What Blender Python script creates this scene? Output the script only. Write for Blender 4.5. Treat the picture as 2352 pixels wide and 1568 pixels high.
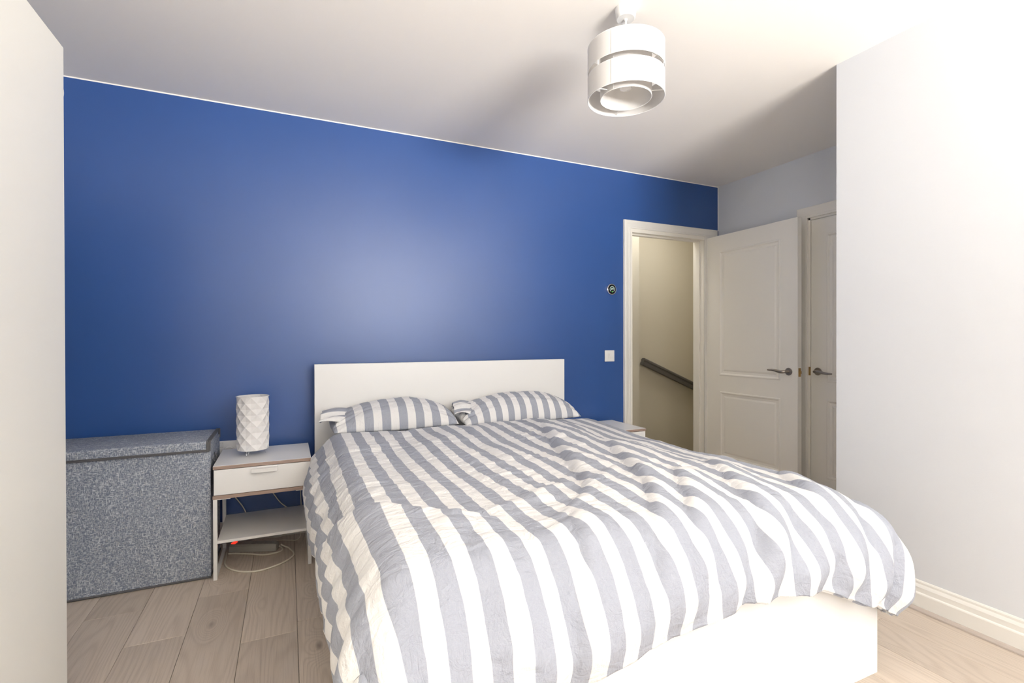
import bpy, bmesh, math, random
import numpy as np
from mathutils import Vector, Matrix

random.seed(7)
S = bpy.context.scene
for o in list(bpy.data.objects):
    bpy.data.objects.remove(o, do_unlink=True)
COL = S.collection
PI = math.pi

# ------------------------------------------------------------------ camera, world, light, exposure
cam = bpy.data.cameras.new('camera')
cam.sensor_width = 36.0
cam.lens = 17.337
cam.clip_start = 0.02
camo = bpy.data.objects.new('camera', cam)
COL.objects.link(camo)
_r = Vector((0.91022684, -0.41410388, -0.00225297))
_u = Vector((0.00386009, 0.00304419, 0.99998792))
_f = Vector((0.41409202, 0.91022454, -0.00436938))
M = Matrix.Identity(4)
for i in range(3):
    M[i][0], M[i][1], M[i][2] = _r[i], _u[i], -_f[i]
M[2][3] = 1.10954
camo.matrix_world = M
S.camera = camo

S.view_settings.view_transform = 'Standard'
S.view_settings.look = 'None'
S.view_settings.gamma = 1.0
S.view_settings.use_curve_mapping = False
S.view_settings.exposure = 0.33
S.cycles.use_denoising = True
S.cycles.max_bounces = 12
S.cycles.diffuse_bounces = 8
S.cycles.sample_clamp_indirect = 6.0

W = bpy.data.worlds.new('daylight')
S.world = W
W.use_nodes = True
bg = W.node_tree.nodes['Background']
bg.inputs[0].default_value = (0.80, 0.90, 1.0, 1)
bg.inputs[1].default_value = 1.5


def area(name, loc, direction, sx, sy, power, col, spread=PI):
    d = bpy.data.lights.new(name, 'AREA')
    d.shape = 'RECTANGLE'
    d.size, d.size_y = sx, sy
    d.energy = power
    d.color = col
    d.spread = spread
    o = bpy.data.objects.new(name, d)
    COL.objects.link(o)
    o.location = loc
    o.rotation_euler = Vector(direction).to_track_quat('-Z', 'Y').to_euler()
    return o


# daylight entering by the bedroom window behind the camera, plus added fill lamps
area('window_daylight', (1.58, -2.98, 1.40), (0, 1, 0.0), 1.40, 1.40, 32, (0.96, 0.985, 1.0))
area('upward_fill', (1.50, -2.975, 1.15), (-0.04, 0.60, 0.80), 1.55, 0.80, 275, (1.0, 0.965, 0.92), math.radians(110))  # upward fill added at the window opening to brighten the ceiling
area('side_fill', (-1.53, -1.75, 1.45), (1, 0.62, 0.0), 0.95, 1.15, 17, (0.98, 0.99, 1.0), math.radians(150))  # fill lamp added at an invented side window, lifts doors and alcove
area('landing_fill', (2.95, 3.46, 2.38), (0.0, 0.0, -1), 1.2, 0.35, 8.0, (1.0, 0.95, 0.86))  # unseen lamp added under the landing ceiling to fill the hallway


# ------------------------------------------------------------------ helpers
class MB:
    """collects simple solids and links them as ONE mesh object"""

    def __init__(self):
        self.bm = bmesh.new()

    def box(self, x0, x1, y0, y1, z0, z1, bev=0.0, seg=2):
        b = bmesh.new()
        bmesh.ops.create_cube(b, size=1.0)
        for v in b.verts:
            v.co = Vector(((x0 + x1) / 2 + v.co.x * (x1 - x0), (y0 + y1) / 2 + v.co.y * (y1 - y0),
                           (z0 + z1) / 2 + v.co.z * (z1 - z0)))
        if bev > 0:
            bmesh.ops.bevel(b, geom=list(b.edges), offset=bev, segments=seg, profile=0.5, affect='EDGES')
        self._add(b)
        return self

    def _add(self, b):
        bmesh.ops.recalc_face_normals(b, faces=list(b.faces))
        me = bpy.data.meshes.new('tmp')
        b.to_mesh(me)
        b.free()
        self.bm.from_mesh(me)
        bpy.data.meshes.remove(me)

    def raw(self, verts, faces, normals=True):
        b = bmesh.new()
        vs = [b.verts.new(v) for v in verts]
        for f in faces:
            try:
                b.faces.new([vs[i] for i in f])
            except ValueError:
                pass
        if normals:
            self._add(b)
        else:
            me = bpy.data.meshes.new('tmp')
            b.to_mesh(me)
            b.free()
            self.bm.from_mesh(me)
            bpy.data.meshes.remove(me)
        return self

    def tube(self, pts, rad, n=10, caps=True, closed=False, flat=1.0):
        pts = [Vector(p) for p in pts]
        m = len(pts)
        rads = rad if isinstance(rad, (list, tuple)) else [rad] * m
        V, F = [], []
        prev = None
        for i, p in enumerate(pts):
            if closed:
                t = (pts[(i + 1) % m] - pts[i - 1]).normalized()
            else:
                t = (pts[min(i + 1, m - 1)] - pts[max(i - 1, 0)]).normalized()
            if prev is None:
                a = Vector((0, 0, 1)) if abs(t.z) < 0.9 else Vector((1, 0, 0))
                nrm = (a - t * a.dot(t)).normalized()
            else:
                nrm = (prev - t * prev.dot(t)).normalized()
            prev = nrm
            bi = t.cross(nrm)
            for k in range(n):
                ang = 2 * PI * k / n
                V.append(p + nrm * math.cos(ang) * rads[i] * flat + bi * math.sin(ang) * rads[i])
        for i in range(m if closed else m - 1):
            j = (i + 1) % m
            for k in range(n):
                F.append((i * n + k, i * n + (k + 1) % n, j * n + (k + 1) % n, j * n + k))
        if caps and not closed:
            F.append(tuple(range(n))[::-1])
            F.append(tuple((m - 1) * n + k for k in range(n)))
        return self.raw(V, F)

    def lathe(self, prof, n=48, center=(0, 0, 0), axis='z', close=False):
        """prof: list of (radius, height)"""
        V, F = [], []
        c = Vector(center)
        for (r, h) in prof:
            for k in range(n):
                a = 2 * PI * k / n
                x, y = r * math.cos(a), r * math.sin(a)
                if axis == 'z':
                    V.append(c + Vector((x, y, h)))
                elif axis == 'y':
                    V.append(c + Vector((x, h, y)))
                else:
                    V.append(c + Vector((h, x, y)))
        m = len(prof)
        for i in range(m if close else m - 1):
            j = (i + 1) % m
            for k in range(n):
                F.append((i * n + k, i * n + (k + 1) % n, j * n + (k + 1) % n, j * n + k))
        if not close:
            if prof[0][0] > 1e-6:
                F.append(tuple(range(n)))
            if prof[-1][0] > 1e-6:
                F.append(tuple((m - 1) * n + k for k in range(n)))
        return self.raw(V, F)

    def prism(self, poly, axis, a0, a1):
        """extrude a closed 2D outline along an axis ('x' -> poly is (y,z); 'y' -> (x,z); 'z' -> (x,y))"""
        n = len(poly)

        def P(u, v, w):
            return {'x': (w, u, v), 'y': (u, w, v), 'z': (u, v, w)}[axis]
        V = [P(u, v, a0) for u, v in poly] + [P(u, v, a1) for u, v in poly]
        F = [tuple(range(n))[::-1], tuple(range(n, 2 * n))]
        for i in range(n):
            j = (i + 1) % n
            F.append((i, j, n + j, n + i))
        return self.raw(V, F)

    def build(self, name, material, parent=None, smooth=35, origin=None):
        me = bpy.data.meshes.new(name)
        off = Vector((0, 0, 0))
        if parent is not None:
            off = world_loc(parent)
        elif origin is not None:
            off = Vector(origin)
        if off.length > 0:
            for v in self.bm.verts:
                v.co -= off
        self.bm.to_mesh(me)
        self.bm.free()
        return link(name, me, material, parent, smooth, off if parent is None else None)


def world_loc(o):
    p = Vector(o.location)
    while o.parent is not None:
        o = o.parent
        p += Vector(o.location)
    return p


def link(name, me, material, parent=None, smooth=35, loc=None):
    me.materials.append(material)
    if smooth:
        me.shade_smooth()
        me.set_sharp_from_angle(angle=math.radians(smooth))
    o = bpy.data.objects.new(name, me)
    COL.objects.link(o)
    if parent is not None:
        o.parent = parent
    elif loc is not None:
        o.location = loc
    return o


def tag(o, label, cat, group=None):
    o['label'] = label
    o['category'] = cat
    if group:
        o['group'] = group
    return o


def thing(name, label, cat, loc, group=None):
    o = bpy.data.objects.new(name, None)
    o.empty_display_size = 0.05
    COL.objects.link(o)
    o.location = loc
    return tag(o, label, cat, group)


def struct(o):
    o['kind'] = 'structure'
    return o


# ------------------------------------------------------------------ materials
def nodes(name):
    m = bpy.data.materials.new(name)
    m.use_nodes = True
    nt = m.node_tree
    return m, nt, nt.nodes, nt.links, nt.nodes['Principled BSDF']


def paint(name, col, rough=0.5, bump=0.0, scale=250.0, spec=0.5, var=0.0, metallic=0.0):
    m, nt, N, L, P = nodes(name)
    P.inputs['Base Color'].default_value = (*col, 1)
    P.inputs['Roughness'].default_value = rough
    P.inputs['Specular IOR Level'].default_value = spec
    P.inputs['Metallic'].default_value = metallic
    if bump or var:
        tc = N.new('ShaderNodeTexCoord')
        nz = N.new('ShaderNodeTexNoise')
        nz.inputs['Scale'].default_value = scale
        nz.inputs['Detail'].default_value = 3
        L.new(tc.outputs['Object'], nz.inputs['Vector'])
        if bump:
            b = N.new('ShaderNodeBump')
            b.inputs['Strength'].default_value = bump
            b.inputs['Distance'].default_value = 0.002
            L.new(nz.outputs['Fac'], b.inputs['Height'])
            L.new(b.outputs['Normal'], P.inputs['Normal'])
        if var:
            n2 = N.new('ShaderNodeTexNoise')
            n2.inputs['Scale'].default_value = 2.3
            n2.inputs['Detail'].default_value = 4
            L.new(tc.outputs['Object'], n2.inputs['Vector'])
            mx = N.new('ShaderNodeMix')
            mx.data_type = 'RGBA'
            mx.inputs['A'].default_value = (*[c * (1 - var) for c in col], 1)
            mx.inputs['B'].default_value = (*[min(1, c * (1 + var)) for c in col], 1)
            L.new(n2.outputs['Fac'], mx.inputs['Factor'])
            L.new(mx.outputs['Result'], P.inputs['Base Color'])
    return m


def math_node(N, L, op, a, b=None, clamp=False):
    n = N.new('ShaderNodeMath')
    n.operation = op
    n.use_clamp = clamp
    for i, v in enumerate((a, b)):
        if v is None:
            continue
        if isinstance(v, (int, float)):
            n.inputs[i].default_value = v
        else:
            L.new(v, n.inputs[i])
    return n.outputs[0]


def mix_col(N, L, fac, a, b):
    n = N.new('ShaderNodeMix')
    n.data_type = 'RGBA'
    for k, v in (('Factor', fac), ('A', a), ('B', b)):
        if isinstance(v, tuple):
            n.inputs[k].default_value = (*v, 1)
        elif isinstance(v, (int, float)):
            n.inputs[k].default_value = v
        else:
            L.new(v, n.inputs[k])
    return n.outputs['Result']


M_ceiling = paint('ceiling_paint', (0.92, 0.885, 0.835), 0.8, 0.12, 60, 0.2)
M_wall = paint('pale_grey_wall_paint', (0.695, 0.715, 0.745), 0.55, 0.10, 180, 0.3)
M_blue = paint('blue_satin_paint', (0.020, 0.078, 0.275), 0.37, 0.06, 320, 0.75, 0.07)
M_hall = paint('cream_hall_paint', (0.72, 0.665, 0.53), 0.7, 0.05, 180, 0.2)
M_cream = paint('cream_gloss_paint', (0.865, 0.835, 0.765), 0.35, 0.03, 200, 0.5)
M_trim = paint('white_trim_paint', (0.80, 0.785, 0.74), 0.30, 0.02, 200, 0.5)
M_ward = paint('wardrobe_white', (0.86, 0.85, 0.80), 0.42, 0.0, 200, 0.4)
M_white = paint('white_foil_board', (0.85, 0.845, 0.83), 0.32, 0.0, 200, 0.4)
M_metalwhite = paint('white_powder_coat', (0.82, 0.81, 0.79), 0.35, 0.0, 200, 0.4)
M_plastic = paint('white_plastic', (0.83, 0.825, 0.81), 0.25, 0.0)
M_greyplastic = paint('grey_plastic', (0.40, 0.385, 0.345), 0.45, 0.0)
M_cable = paint('cream_cable', (0.80, 0.755, 0.63), 0.4)
M_nickel = paint('brushed_nickel', (0.36, 0.32, 0.28), 0.30, 0, 200, 0.5, 0, 1.0)
M_chrome = paint('chrome', (0.80, 0.80, 0.82), 0.08, 0, 200, 0.5, 0, 1.0)
M_brass = paint('brass', (0.55, 0.36, 0.14), 0.30, 0, 200, 0.5, 0, 1.0)
M_dark = paint('dark_gap', (0.03, 0.03, 0.035), 0.6)
M_black = paint('black_glass', (0.008, 0.010, 0.012), 0.08)
M_trimgrey = paint('dark_grey_binding', (0.11, 0.11, 0.115), 0.8, 0.3, 900)
M_rail = paint('dark_grey_handrail', (0.135, 0.125, 0.115), 0.45, 0.05, 150)
M_mattress = paint('mattress_ticking', (0.78, 0.78, 0.77), 0.9, 0.2, 150)


def emis(name, col, s):
    m, nt, N, L, P = nodes(name)
    P.inputs['Base Color'].default_value = (*col, 1)
    P.inputs['Emission Color'].default_value = (*col, 1)
    P.inputs['Emission Strength'].default_value = s
    return m


M_display = emis('thermostat_display', (0.70, 0.90, 0.82), 0.45)
M_green = emis('green_leaf_light', (0.12, 0.75, 0.10), 0.8)
M_red = emis('red_switch_light', (1.0, 0.04, 0.02), 1.0)


def fabric_shade():
    m, nt, N, L, P = nodes('white_lampshade_fabric')
    P.inputs['Base Color'].default_value = (0.79, 0.775, 0.76, 1)
    P.inputs['Roughness'].default_value = 0.85
    P.inputs['Specular IOR Level'].default_value = 0.1
    tr = N.new('ShaderNodeBsdfTranslucent')
    tr.inputs[0].default_value = (0.79, 0.775, 0.76, 1)
    mx = N.new('ShaderNodeMixShader')
    mx.inputs[0].default_value = 0.22
    L.new(P.outputs[0], mx.inputs[1])
    L.new(tr.outputs[0], mx.inputs[2])
    L.new(mx.outputs[0], N['Material Output'].inputs[0])
    return m


M_shade = fabric_shade()


def glass():
    m, nt, N, L, P = nodes('window_glass')
    t = N.new('ShaderNodeBsdfTransparent')
    g = N.new('ShaderNodeBsdfGlossy')
    g.inputs['Roughness'].default_value = 0.02
    fr = N.new('ShaderNodeFresnel')
    fr.inputs[0].default_value = 1.45
    mx = N.new('ShaderNodeMixShader')
    L.new(fr.outputs[0], mx.inputs[0])
    L.new(t.outputs[0], mx.inputs[1])
    L.new(g.outputs[0], mx.inputs[2])
    L.new(mx.outputs[0], N['Material Output'].inputs[0])
    return m


M_glass = glass()


def wood_plank():
    m, nt, N, L, P = nodes('oak_laminate')
    tc = N.new('ShaderNodeTexCoord')
    oi = N.new('ShaderNodeObjectInfo')
    off = math_node(N, L, 'MULTIPLY', oi.outputs['Random'], 37.0)
    cmb = N.new('ShaderNodeCombineXYZ')
    L.new(off, cmb.inputs[0])
    off2 = math_node(N, L, 'MULTIPLY', oi.outputs['Random'], 91.0)
    L.new(off2, cmb.inputs[1])
    add = N.new('ShaderNodeVectorMath')
    add.operation = 'ADD'
    L.new(tc.outputs['Object'], add.inputs[0])
    L.new(cmb.outputs[0], add.inputs[1])

    def mapped(sx, sy, sz=1.0):
        mp = N.new('ShaderNodeMapping')
        mp.inputs['Scale'].default_value = (sx, sy, sz)
        L.new(add.outputs[0], mp.inputs['Vector'])
        return mp.outputs[0]

    def noise(vec, scale, detail=4, rough=0.55, dist=0.0):
        n = N.new('ShaderNodeTexNoise')
        n.inputs['Scale'].default_value = scale
        n.inputs['Detail'].default_value = detail
        n.inputs['Roughness'].default_value = rough
        n.inputs['Distortion'].default_value = dist
        L.new(vec, n.inputs['Vector'])
        return n.outputs['Fac']
    # knots: sparse cells, elongated along the plank
    vo = N.new('ShaderNodeTexVoronoi')
    vo.inputs['Scale'].default_value = 1.0
    vo.inputs['Randomness'].default_value = 1.0
    L.new(mapped(5.2, 2.3), vo.inputs['Vector'])
    kd = vo.outputs['Distance']
    knot = N.new('ShaderNodeMapRange')
    knot.inputs['From Min'].default_value = 0.0
    knot.inputs['From Max'].default_value = 0.36
    knot.inputs['To Min'].default_value = 1.0
    knot.inputs['To Max'].default_value = 0.0
    knot.interpolation_type = 'SMOOTHERSTEP'
    L.new(kd, knot.inputs['Value'])
    # growth-ring contours, pushed round the knots
    field = noise(mapped(5.0, 0.50), 1.0, 1, 0.4, 0.0)
    f2 = math_node(N, L, 'MULTIPLY', knot.outputs[0], 0.20)
    field = math_node(N, L, 'ADD', field, f2)
    ring = math_node(N, L, 'MULTIPLY', field, 190.0)
    ring = math_node(N, L, 'SINE', ring)
    ring = math_node(N, L, 'MULTIPLY_ADD', ring, 0.5)
    ring.node.inputs[2].default_value = 0.5
    ring = math_node(N, L, 'POWER', ring, 2.2)
    wob = noise(mapped(30, 3), 1.0, 3)
    ring = math_node(N, L, 'MULTIPLY', ring, wob)
    fine = noise(mapped(240, 5.0), 1.0, 5, 0.7)
    med = noise(mapped(45, 1.8), 1.0, 4, 0.6)
    tone = noise(mapped(4.0, 0.8), 1.0, 2, 0.5)
    base = mix_col(N, L, tone, (0.565, 0.47, 0.38), (0.635, 0.545, 0.455))
    base = mix_col(N, L, math_node(N, L, 'MULTIPLY', ring, 0.44), base, (0.27, 0.20, 0.150))
    fm = math_node(N, L, 'SUBTRACT', fine, 0.48)
    fm = math_node(N, L, 'MULTIPLY', fm, 1.7, True)
    base = mix_col(N, L, fm, base, (0.31, 0.24, 0.185))
    mm = math_node(N, L, 'SUBTRACT', med, 0.50)
    mm = math_node(N, L, 'MULTIPLY', mm, 1.2, True)
    base = mix_col(N, L, mm, base, (0.58, 0.50, 0.43))
    core = N.new('ShaderNodeMapRange')
    core.inputs['From Min'].default_value = 0.02
    core.inputs['From Max'].default_value = 0.085
    core.inputs['To Min'].default_value = 0.75
    core.inputs['To Max'].default_value = 0.0
    L.new(kd, core.inputs['Value'])
    base = mix_col(N, L, core.outputs[0], base, (0.135, 0.092, 0.065))
    hsv = N.new('ShaderNodeHueSaturation')
    vr = N.new('ShaderNodeMapRange')
    vr.inputs['To Min'].default_value = 0.90
    vr.inputs['To Max'].default_value = 1.10
    L.new(oi.outputs['Random'], vr.inputs['Value'])
    L.new(vr.outputs[0], hsv.inputs['Value'])
    hsv.inputs['Saturation'].default_value = 0.92
    L.new(base, hsv.inputs['Color'])
    L.new(hsv.outputs[0], P.inputs['Base Color'])
    P.inputs['Roughness'].default_value = 0.38
    b = N.new('ShaderNodeBump')
    b.inputs['Strength'].default_value = 0.16
    b.inputs['Distance'].default_value = 0.001
    L.new(fine, b.inputs['Height'])
    L.new(b.outputs[0], P.inputs['Normal'])
    return m


M_plank = wood_plank()


def edge_wood():
    m, nt, N, L, P = nodes('brown_plywood_edge')
    tc = N.new('ShaderNodeTexCoord')
    mp = N.new('ShaderNodeMapping')
    mp.inputs['Scale'].default_value = (6, 6, 420)
    L.new(tc.outputs['Object'], mp.inputs['Vector'])
    n = N.new('ShaderNodeTexNoise')
    n.inputs['Scale'].default_value = 1.0
    n.inputs['Detail'].default_value = 4
    L.new(mp.outputs[0], n.inputs['Vector'])
    c = mix_col(N, L, n.outputs['Fac'], (0.20, 0.135, 0.105), (0.46, 0.345, 0.29))
    L.new(c, P.inputs['Base Color'])
    P.inputs['Roughness'].default_value = 0.5
    return m


M_edge = edge_wood()


def heather():
    m, nt, N, L, P = nodes('heather_grey_fabric')
    tc = N.new('ShaderNodeTexCoord')

    def nz(sx, sy, sz, d=3):
        mp = N.new('ShaderNodeMapping')
        mp.inputs['Scale'].default_value = (sx, sy, sz)
        L.new(tc.outputs['Object'], mp.inputs['Vector'])
        n = N.new('ShaderNodeTexNoise')
        n.inputs['Scale'].default_value = 1.0
        n.inputs['Detail'].default_value = d
        n.inputs['Roughness'].default_value = 0.6
        L.new(mp.outputs[0], n.inputs['Vector'])
        return n.outputs['Fac']
    h = nz(78, 300, 340, 2)
    v = nz(340, 300, 78, 2)
    big = nz(9, 9, 14, 2)
    hue = nz(160, 160, 160, 2)
    t = math_node(N, L, 'MAXIMUM', h, v)
    t2 = math_node(N, L, 'SUBTRACT', t, 0.49)
    t2 = math_node(N, L, 'MULTIPLY', t2, 4.2, True)
    c = mix_col(N, L, t2, (0.165, 0.192, 0.25), (0.68, 0.71, 0.75))
    hb = math_node(N, L, 'SUBTRACT', hue, 0.58)
    hb = math_node(N, L, 'MULTIPLY', hb, 3.0, True)
    c = mix_col(N, L, hb, c, (0.60, 0.56, 0.49))
    bb = math_node(N, L, 'MULTIPLY', big, 0.22)
    c = mix_col(N, L, bb, c, (0.22, 0.245, 0.29))
    L.new(c, P.inputs['Base Color'])
    P.inputs['Roughness'].default_value = 0.95
    P.inputs['Specular IOR Level'].default_value = 0.1
    b = N.new('ShaderNodeBump')
    b.inputs['Strength'].default_value = 0.5
    b.inputs['Distance'].default_value = 0.001
    L.new(t, b.inputs['Height'])
    L.new(b.outputs[0], P.inputs['Normal'])
    return m


M_heather = heather()


def striped(name, period, phase, bump=0.5, wr=1.0):
    """woven stripes along the cloth's own width (UV x in metres)"""
    m, nt, N, L, P = nodes(name)
    uv = N.new('ShaderNodeUVMap')
    uv.uv_map = 'cloth'
    sp = N.new('ShaderNodeSeparateXYZ')
    L.new(uv.outputs[0], sp.inputs[0])
    u = math_node(N, L, 'SUBTRACT', sp.outputs[0], phase - period * 0.25)
    u = math_node(N, L, 'DIVIDE', u, period)
    fr = math_node(N, L, 'FRACT', u)
    # triangle distance to stripe centre: grey where |fr-.25|<.25
    d = math_node(N, L, 'SUBTRACT', fr, 0.26)
    d = math_node(N, L, 'ABSOLUTE', d)
    e = math_node(N, L, 'SUBTRACT', 0.26, d)
    e = math_node(N, L, 'MULTIPLY', e, 60.0)
    e = math_node(N, L, 'ADD', e, 0.5, True)

    def nz(sx, sy, d=3, r=0.6):
        mp = N.new('ShaderNodeMapping')
        mp.inputs['Scale'].default_value = (sx, sy, 1)
        L.new(uv.outputs[0], mp.inputs['Vector'])
        n = N.new('ShaderNodeTexNoise')
        n.inputs['Scale'].default_value = 1.0
        n.inputs['Detail'].default_value = d
        n.inputs['Roughness'].default_value = r
        L.new(mp.outputs[0], n.inputs['Vector'])
        return n
    w1 = nz(900, 120).outputs['Fac']
    w2 = nz(120, 900).outputs['Fac']
    wv = math_node(N, L, 'ADD', w1, w2)
    wv = math_node(N, L, 'MULTIPLY', wv, 0.5)
    g = mix_col(N, L, wv, (0.265, 0.285, 0.345), (0.445, 0.465, 0.52))
    wh = (0.80, 0.795, 0.785)
    c = mix_col(N, L, e, wh, g)
    L.new(c, P.inputs['Base Color'])
    P.inputs['Roughness'].default_value = 0.9
    P.inputs['Specular IOR Level'].default_value = 0.15
    P.inputs['Sheen Weight'].default_value = 0.08
    # crumpled-cotton relief
    c1 = nz(16, 30, 4, 0.55)
    c1.inputs['Distortion'].default_value = 0.8
    c2 = nz(55, 26, 3, 0.6)
    c2.inputs['Distortion'].default_value = 1.2
    hh = math_node(N, L, 'MULTIPLY', c1.outputs['Fac'], 0.020 * wr)
    h2 = math_node(N, L, 'MULTIPLY', c2.outputs['Fac'], 0.0075 * wr)
    hh = math_node(N, L, 'ADD', hh, h2)
    h3 = math_node(N, L, 'MULTIPLY', wv, 0.0004)
    hh = math_node(N, L, 'ADD', hh, h3)
    b = N.new('ShaderNodeBump')
    b.inputs['Strength'].default_value = bump
    b.inputs['Distance'].default_value = 1.0
    L.new(hh, b.inputs['Height'])
    L.new(b.outputs[0], P.inputs['Normal'])
    return m


M_duvet = striped('striped_duvet_cotton', 0.0915, 0.0335, 0.55)
M_pillow = striped('striped_pillow_cotton', 0.0915, 0.0, 0.5, 0.7)

# ------------------------------------------------------------------ the room shell
YB = 3.0955      # blue wall face
XR = 2.36        # right wall face
YC = 1.4864      # its far corner
XF = 3.3393      # alcove wall face
HC = 2.40
X0, Y0 = -1.36, -2.80   # left wall, window wall
T = 0.12

# floor: slab with separate laminate planks on it
mb = MB()
mb.box(X0 - T, XF + T, Y0 - T, YB + T, -0.16, -0.012)
floor = struct(mb.build('floor', M_dark, smooth=0))
PW = 0.192
GX = -0.162
ends = {}
known = {-1: 2.485, -2: 2.197, -3: 2.470, 11: 1.171, 12: 0.55, 0: 2.05}


def rect_plank(x0, x1, y0, y1):
    g = 0.0006
    mb = MB()
    mb.box(x0 + g, x1 - g, y0 + g, y1 - g, -0.0118, 0.0, 0.0011, 1)
    return mb


for k in range(-7, 19):
    xa, xb = GX + PW * k, GX + PW * (k + 1)
    xa, xb = max(xa, X0), min(xb, XF)
    if xb - xa < 0.02:
        continue
    ylo = Y0
    yhi = YB
    if xb > XR + 0.01:
        if xa < XR:           # the plank that runs along the right wall
            ylo = Y0
            xw = XR
        else:
            ylo = YC
    e = known.get(k, 0.3 + (k * 0.53) % 1.285)
    e -= 1.285 * math.ceil((e - ylo) / 1.285)
    ys = [ylo]
    while e < yhi:
        if e > ylo + 0.03 and e < yhi - 0.03:
            ys.append(e)
        e += 1.285
    ys.append(yhi)
    for y0_, y1_ in zip(ys[:-1], ys[1:]):
        if xb > XR + 0.01 and xa < XR:
            if y1_ <= YC:
                p = rect_plank(xa, XR, y0_, y1_)
            elif y0_ < YC:
                p = rect_plank(xa, XR, y0_, YC)
                q = rect_plank(xa, xb, YC, y1_)
                q.build('plank', M_plank, floor, 0)
            else:
                p = rect_plank(xa, xb, y0_, y1_)
        else:
            p = rect_plank(xa, xb, y0_, y1_)
        p.build('plank', M_plank, floor, 0)

# ceiling
mb = MB()
mb.box(X0 - T, 4.75, Y0 - T, 4.12, HC, HC + 0.15)
struct(mb.build('ceiling', M_ceiling, smooth=0))

# blue wall with the doorway
DX0, DX1, DZ = 2.405, 3.205, 1.966
mb = MB()
mb.box(X0 - T, DX0, YB, YB + T, -0.012, HC)
mb.box(DX1, XF + 0.001, YB, YB + T, -0.012, HC)
mb.box(DX0, DX1, YB, YB + T, DZ, HC)
struct(mb.build('wall_back', M_blue, smooth=0))

mb = MB()
mb.box(X0, XF, YB - 0.0012, YB, HC - 0.006, HC)
mb.box(XF - 0.007, XF, YB - 0.0012, YB, DZ + 0.062, HC - 0.006)
struct(mb.build('trim_2', M_ceiling, smooth=0))

# left wall, window wall, right wall (closet block), alcove wall
mb = MB()
SY0, SY1, SZ0, SZ1 = -2.30, -1.20, 0.80, 2.08  # opening for the added side window
mb.box(X0 - T, X0, Y0, SY0, -0.012, HC)
mb.box(X0 - T, X0, SY1, YB, -0.012, HC)
mb.box(X0 - T, X0, SY0, SY1, -0.012, SZ0)
mb.box(X0 - T, X0, SY0, SY1, SZ1, HC)
struct(mb.build('wall_left', M_wall, smooth=0))
WX0, WX1, WZ0, WZ1 = 0.68, 2.30, 0.70, 2.12
mb = MB()
mb.box(X0 - T, WX0, Y0 - T, Y0, -0.012, HC)
mb.box(WX1, XR + 0.6, Y0 - T, Y0, -0.012, HC)
mb.box(WX0, WX1, Y0 - T, Y0, -0.012, WZ0)
mb.box(WX0, WX1, Y0 - T, Y0, WZ1, HC)
struct(mb.build('wall_front', M_wall, smooth=0))
mb = MB()
mb.box(XR, XR + 0.10, Y0, YC, -0.012, HC)
mb.box(XR + 0.10, XF + 0.1, YC - 0.10, YC, -0.012, HC)
struct(mb.build('wall_right', M_wall, smooth=0))
CY0, CY1, CZ = 1.535, 2.297, 1.955   # closet doorway
mb = MB()
mb.box(XF, XF + T, CY1, YB + T, -0.012, HC)
mb.box(XF, XF + T, YC - 0.1, CY0, -0.012, HC)
mb.box(XF, XF + T, CY0, CY1, CZ, HC)
struct(mb.build('wall_alcove', M_wall, smooth=0))

# the landing beyond the doorway
mb = MB()
mb.box(1.9, 4.75, 4.0, 4.12, -2.6, HC)
struct(mb.build('wall_landing', M_hall, smooth=0))
mb = MB()
mb.box(1.9, 3.028, 3.75, 4.0, -2.6, HC)
struct(mb.build('wall_landing_pier', M_hall, smooth=0))
mb = MB()
mb.box(4.63, 4.75, YB + T, 4.0, -2.6, HC)
mb.box(XF + T, 4.75, YB, YB + T, -2.6, HC)
mb.box(1.78, 1.90, YB + T, 4.12, -2.6, HC)
mb.box(1.78, XF + T, YB + T - 0.03, YB + T, -2.6, -0.16)
mb.box(1.78, 4.75, YB, 4.12, -2.75, -2.6)
struct(mb.build('wall_landing_side', M_hall, smooth=0))

# window (behind the camera; it lights the room)
mb = MB()
fw = 0.06
yb = Y0 - T + 0.02
mb.box(WX0, WX1, yb, yb + 0.06, WZ0, WZ0 + fw, 0.004)
mb.box(WX0, WX1, yb, yb + 0.06, WZ1 - fw, WZ1, 0.004)
for x in (WX0, (WX0 + WX1) / 2 - fw / 2, WX1 - fw):
    mb.box(x, x + fw, yb + 0.001, yb + 0.059, WZ0 + fw, WZ1 - fw, 0.004)
win = struct(mb.build('window_1', M_plastic))
for x0_, x1_ in ((WX0 + fw, (WX0 + WX1) / 2 - fw / 2), ((WX0 + WX1) / 2 + fw / 2, WX1 - fw)):
    mb = MB()
    mb.box(x0_, x1_, yb + 0.025, yb + 0.031, WZ0 + fw, WZ1 - fw)
    mb.build('pane', M_glass, win, 0)
mb = MB()
mb.box(WX0 - 0.04, WX1 + 0.04, Y0 - 0.04, Y0 + 0.10, WZ0 - 0.025, WZ0, 0.006)
mb.build('window_sill', M_trim, win)

mb = MB()  # unseen side window, added to let fill light reach the doors
xb_ = X0 - T + 0.02
mb.box(xb_, xb_ + 0.06, SY0, SY1, SZ0, SZ0 + fw, 0.004)
mb.box(xb_, xb_ + 0.06, SY0, SY1, SZ1 - fw, SZ1, 0.004)
for y in (SY0, SY1 - fw):
    mb.box(xb_ + 0.001, xb_ + 0.059, y, y + fw, SZ0 + fw, SZ1 - fw, 0.004)
added_win = struct(mb.build('added_side_window', M_plastic))
mb = MB()
mb.box(xb_ + 0.025, xb_ + 0.031, SY0 + fw, SY1 - fw, SZ0 + fw, SZ1 - fw)
mb.build('pane', M_glass, added_win, 0)

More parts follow.
